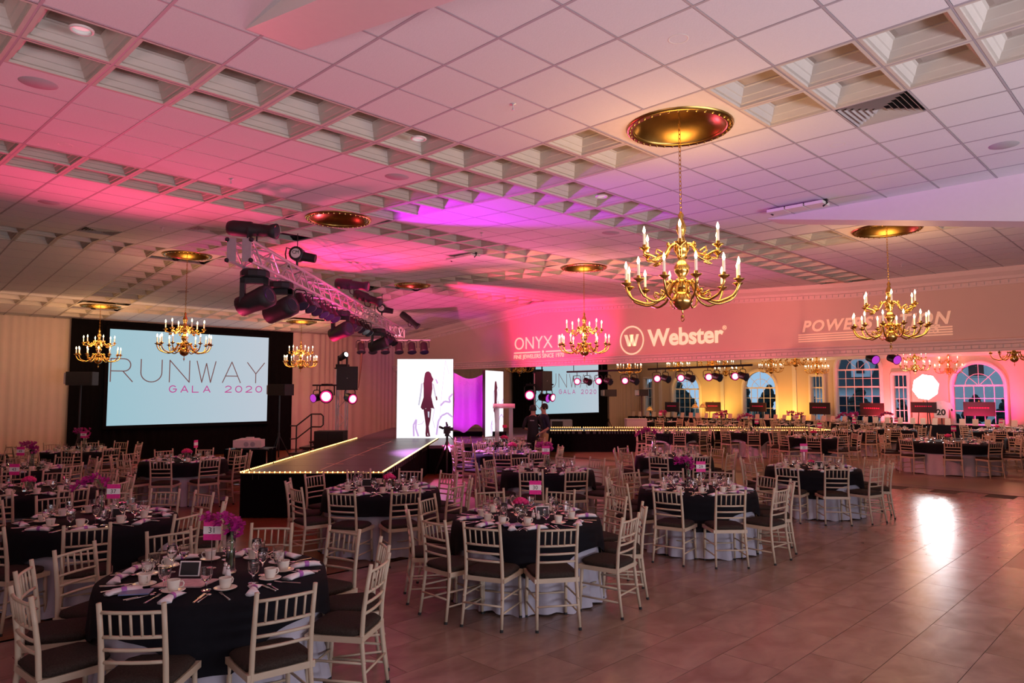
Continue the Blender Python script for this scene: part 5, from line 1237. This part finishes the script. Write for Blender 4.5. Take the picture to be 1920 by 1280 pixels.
for key, dx, dv in (('A', -.30, -.52), ('I', -.15, -.5), ('I', -.55, -.1)):
    p = in_air(key, dx, dv); o = MB().obox((0, 0, .005), (.09, 0, 0), (0, .06, 0), (0, 0, .004)).build('brochure', mat('blue_booklet', (.16, .20, .38), .4), None, False, p + Vector((0, 0, .012))); o.rotation_euler.z = FACE + .2
    tag(o, 'bluish booklet under a napkin on ' + {'A': 'table thirty-one', 'I': 'table thirty'}[key] + (', at its side' if dx < -.5 else ', in front'), 'booklet')

# ------------------------------------------------------------------ two people by the stage
def person(u, v, rz, Hs, shirt, trous, label, arm, hairm=M_hair):
    p = empty('person', uv(u, v), -AX + rz, label, 'person', 'people by the stage'); p.scale = (Hs / 1.78,) * 3
    me = bpy.data.meshes.new('skeleton')
    J = {'pel': (0, 0, .95), 'wst': (0, 0, 1.10), 'chs': (0, .01, 1.30), 'sho': (0, 0, 1.44), 'nck': (0, -.01, 1.52), 'hd0': (0, -.02, 1.60), 'hd1': (0, -.02, 1.70), 'hd2': (0, 0, 1.76)}
    Rr = {'pel': (.16, .115), 'wst': (.15, .105), 'chs': (.175, .12), 'sho': (.13, .09), 'nck': (.058, .058), 'hd0': (.068, .075), 'hd1': (.078, .09), 'hd2': (.05, .06)}
    E_ = [('pel', 'wst'), ('wst', 'chs'), ('chs', 'sho'), ('sho', 'nck'), ('nck', 'hd0'), ('hd0', 'hd1'), ('hd1', 'hd2')]
    for s_, nm in ((-1, 'L'), (1, 'R')):
        J.update({'hip' + nm: (s_ * .10, 0, .88), 'kne' + nm: (s_ * .11, -.02, .50), 'ank' + nm: (s_ * .11, .02, .09), 'toe' + nm: (s_ * .125, -.15, .04)})
        Rr.update({'hip' + nm: (.088, .095), 'kne' + nm: (.058, .062), 'ank' + nm: (.042, .045), 'toe' + nm: (.04, .03)})
        E_ += [('pel', 'hip' + nm), ('hip' + nm, 'kne' + nm), ('kne' + nm, 'ank' + nm), ('ank' + nm, 'toe' + nm)]
        e, w_ = arm[nm]
        J.update({'sh' + nm: (s_ * .19, 0, 1.42), 'el' + nm: e, 'wr' + nm: w_}); Rr.update({'sh' + nm: (.062, .062), 'el' + nm: (.043, .043), 'wr' + nm: (.028, .03)})
        E_ += [('sho', 'sh' + nm), ('sh' + nm, 'el' + nm), ('el' + nm, 'wr' + nm)]
        e, w_ = Vector(e), Vector(w_); dd = (w_ - e).normalized(); sd = dd.cross(Vector((0, 0, 1))); sd = sd.normalized() if sd.length > .2 else Vector((0, 1, 0))
        J['pm' + nm] = tuple(w_ + dd * .08); Rr['pm' + nm] = (.036, .02); E_.append(('wr' + nm, 'pm' + nm))
        for f_ in range(4):
            b_ = w_ + dd * .09 + sd * (.024 - .016 * f_); t_ = b_ + dd * (.05 + .012 * (f_ in (1, 2))) + Vector((0, 0, -.02))
            J['f%d%s' % (f_, nm)] = tuple(b_); J['g%d%s' % (f_, nm)] = tuple(t_); Rr['f%d%s' % (f_, nm)] = (.009, .009); Rr['g%d%s' % (f_, nm)] = (.008, .008)
            E_ += [('pm' + nm, 'f%d%s' % (f_, nm)), ('f%d%s' % (f_, nm), 'g%d%s' % (f_, nm))]
        J['th' + nm] = tuple(w_ + dd * .06 + sd * .05); Rr['th' + nm] = (.01, .01); E_.append(('wr' + nm, 'th' + nm))
    K = list(J); me.from_pydata([J[k] for k in K], [(K.index(a), K.index(b_)) for a, b_ in E_], [])
    o = bpy.data.objects.new('skeleton', me); COL.objects.link(o)
    sm = o.modifiers.new('s', 'SKIN'); sm.use_smooth_shade = True; o.modifiers.new('d', 'SUBSURF').levels = 1
    for k, sv in zip(K, me.skin_vertices[0].data): sv.radius = Rr[k]; sv.use_root = (k == 'pel')
    dg = bpy.context.evaluated_depsgraph_get(); dg.update(); bm = bpy.data.meshes.new_from_object(o.evaluated_get(dg)); bpy.data.objects.remove(o)
    bm.materials.clear(); [bm.materials.append(m) for m in (M_skin, shirt, trous, M_blk)]
    for pl in bm.polygons:
        c = pl.center; i = 0
        if c.z < .10: i = 3
        elif c.z < .98 and abs(c.x) < .24: i = 2
        elif c.z < 1.50:
            i = 1
            for nm in 'LR':
                e, w_ = map(Vector, arm[nm])
                if (c - w_).length < .13 or ((c - e).length < .30 and (c - w_).length < (e - w_).length * .95 and (c - Vector((0, 0, c.z))).length > .16): i = 0
        pl.material_index = i; pl.use_smooth = True
    bd = obj('body', bm, p)
    MB().lathe([(.001, .135), (.05, .125), (.085, .09), (.098, .04), (.094, -.01), (.08, -.03)], 16, (0, .012, 1.665)).build('hair', hairm, p, True)
    MB().tube([(0, -.095, 1.70), (0, -.115, 1.655), (0, -.095, 1.648)], [.008, .014, .008], 6).build('nose', M_skin, p, True)
    for s_ in (-1, 1):
        MB().ball((s_ * .082, .0, 1.66), .022, 7, 5).build('ear', M_skin, p, True); MB().ball((s_ * .03, -.09, 1.688), .010, 6, 4).build('eye', M_ink, p, True)
    MB().box(-.022, .022, -.092, -.084, 1.618, 1.624).build('mouth', mat('lips', (.35, .12, .10), .5), p)
    MB().lathe([(.062, -.01), (.072, .01), (.064, .035), (.056, .03)], 14, (0, -.005, 1.485)).build('collar', shirt, p, True)
    return p
pA = person(.56, 19.0, PI - .25, 1.73, M_shirtb, M_shirtb, 'person in black shirt standing with back turned beside the stage', {'L': ((-.27, .03, 1.17), (-.20, -.20, 1.10)), 'R': ((.27, .03, 1.17), (.20, -.20, 1.10))})
MB().box(-.06, .06, .118, .124, 1.36, 1.385).build('back_print', mat('print_grey', (.35, .33, .38), .7), pA)
pB = person(.86, 19.05, -1.25, 1.77, M_navy, M_khaki, 'person in navy shirt and khaki trousers facing the one in black', {'L': ((-.25, .05, 1.15), (-.23, -.02, .90)), 'R': ((.25, .05, 1.15), (.16, -.16, 1.02))})

# ------------------------------------------------------------------ along the window wall
for k, (x, y0, y1, wd) in enumerate(((1260, 754, 771, .85), (1337, 754, 771, .85), (1421, 755, 771, .85), (1537, 755, 776, .95), (1635, 756, 778, 1.0), (1732, 754, 773, .98), (1836, 754, 779, 1.1))):
    p = at_x(x, (y0 + y1) / 2, 33.9); v = (p - CAM).dot(FV); H = (y1 - y0) * v / FPX * 1.05
    s = empty('display_screen', (p.x, p.y, 0), -PI / 2, 'dark display sign with red line, ' + ['beside the first arched window', 'between the first two arched windows', 'before the second arched window', 'before the narrow window', 'before the tall window', 'under the umbrella light', 'before the pale-house window'][k], 'sign', 'dark signs along the windows')
    MB().box(-wd / 2, wd / 2, -.03, .03, p.z - H / 2, p.z + H / 2).build('panel', M_sign, s)
    for q in range(8): MB().box(-wd * .34 + q * wd * .085, -wd * .34 + q * wd * .085 + wd * .06, -.034, -.03, p.z + .02, p.z + .075).build('red_print', M_red, s)
    for a in (-.3, .3): MB().tube([(a, .02, 0), (a * .6, .02, p.z)], .02, 6).build('leg', M_blk, s)
    MB().ball((0, 0, p.z + H / 2 + .03), .03, 6, 4).build('knob', M_copper, s)
for k in range(9):
    Y0 = 3.0 + k * 2.25; lb = ['by the picture edge', 'before the pale-house window', 'below the jersey', 'under the umbrella light', 'before the tall window', 'before the narrow window', 'before the second arched window', 'between the arched windows', 'before the first arched window'][k]
    t = empty('auction_table', (33.0, Y0 + 1.1, 0), 0, 'long black-clothed table of white cards ' + lb, 'table', 'long tables along the windows')
    MB().box(-.38, .38, -1.1, 1.1, .72, .76).build('tabletop', M_cloth_b, t); drape('cloth', None, (-.39, -1.1), (-.39, 1.1), .02, .76, M_cloth_b, amp=.02, wl=.2, seed=k, parent=t); drape('cloth', None, (-.39, -1.1), (.39, -1.1), .02, .76, M_cloth_b, amp=.02, wl=.2, seed=k + 20, parent=t)
    for q in range(5):
        o = MB().obox((0, 0, .13), (.012, 0, 0), (0, .10, 0), (.03, 0, .13)).build('bid_card', mat('bid_card', (.72, .58, .46), .7), None, False, (32.8 + rr.uniform(-.05, .15), Y0 + .25 + q * .43, .762)); o.rotation_euler.z = rr.uniform(-.3, .3)
        tag(o, 'cream upright card, number %s on the long table %s' % (['one', 'two', 'three', 'four', 'five'][q], lb), 'card', 'cards on the long tables')
jp = at_x(1765, 770, 33.95); js = empty('jersey', (jp.x, jp.y, jp.z - .3), -PI / 2, 'white sports jersey numbered 20 displayed between the windows', 'jersey')
MB().prism([(-.26, -.3), (.26, -.3), (.27, .12), (.36, -.02), (.47, .05), (.34, .34), (.10, .42), (-.10, .42), (-.34, .34), (-.47, .05), (-.36, -.02), (-.27, .12)], frame((0, 0, .3), (1, 0, 0), (0, 0, 1), (0, -1, 0)), .05).build('shirt', M_card, js)
text_obj('number', '20', .34, M_ink, frame((0, -.052, .13), (1, 0, 0), (0, 0, 1), (0, -1, 0)), js, offset=.012)
for s_ in (-1, 1): MB().prism([(s_ * .40 - .04, .0), (s_ * .40 + .04, .0), (s_ * .40 + .03, .09), (s_ * .40 - .03, .09)], frame((0, -.052, .3), (1, 0, 0), (0, 0, 1), (0, -1, 0)), .003).build('sleeve_stripe', M_ink, js)
MB().tube([(0, .02, .6), (0, .02, -jp.z + .32)], .02, 6).build('stand', M_blk, js)
for x, y, lb in ((1218, 767, 'in the drape corner'), (1303, 762, 'before the first arched window, one of two'), (1318, 761, 'before the first arched window, beside its twin')):
    p = at_x(x, y, 32.9); hl = empty('heat_lamp', (p.x, p.y, .76), 0, 'small copper heat lamp ' + lb, 'lamp', 'copper heat lamps')
    MB().lathe([(.02, .14), (.06, .12), (.14, .04), (.19, -.08), (.18, -.08), (.12, .03), (.001, .10)], 14, (0, 0, p.z - .76)).build('shade', M_copper, hl, True); MB().tube([(.2, 0, 0), (.2, 0, p.z - .58), (0, 0, p.z - .60)], .015, 6).build('arm', M_brass, hl)
p = at_v(1192, 800, 30); wt = empty('white_table', (p.x, p.y, 0), -AX, 'small white-clothed table beyond the second catwalk', 'table')
MB().box(-.42, .42, -.3, .3, .02, .95).build('cloth', M_cloth_w, wt); MB().box(-.44, .44, -.32, .32, .95, .98).build('top', M_cloth_w, wt)
p = at_v(1052, 800, 28.2); rc_ = empty('equipment_case', (p.x, p.y, 0), -AX, 'grey equipment case behind the second catwalk', 'case')
MB().box(-.42, .42, -.3, .3, .05, 1.0).build('body', M_plate, rc_); MB().box(-.38, .05, -.31, -.3, .6, .95).build('panel', M_blkp, rc_)
for a in (-.35, .35): MB().ball((a, -.2, .05), .05, 8, 5).build('wheel', M_blk, rc_)
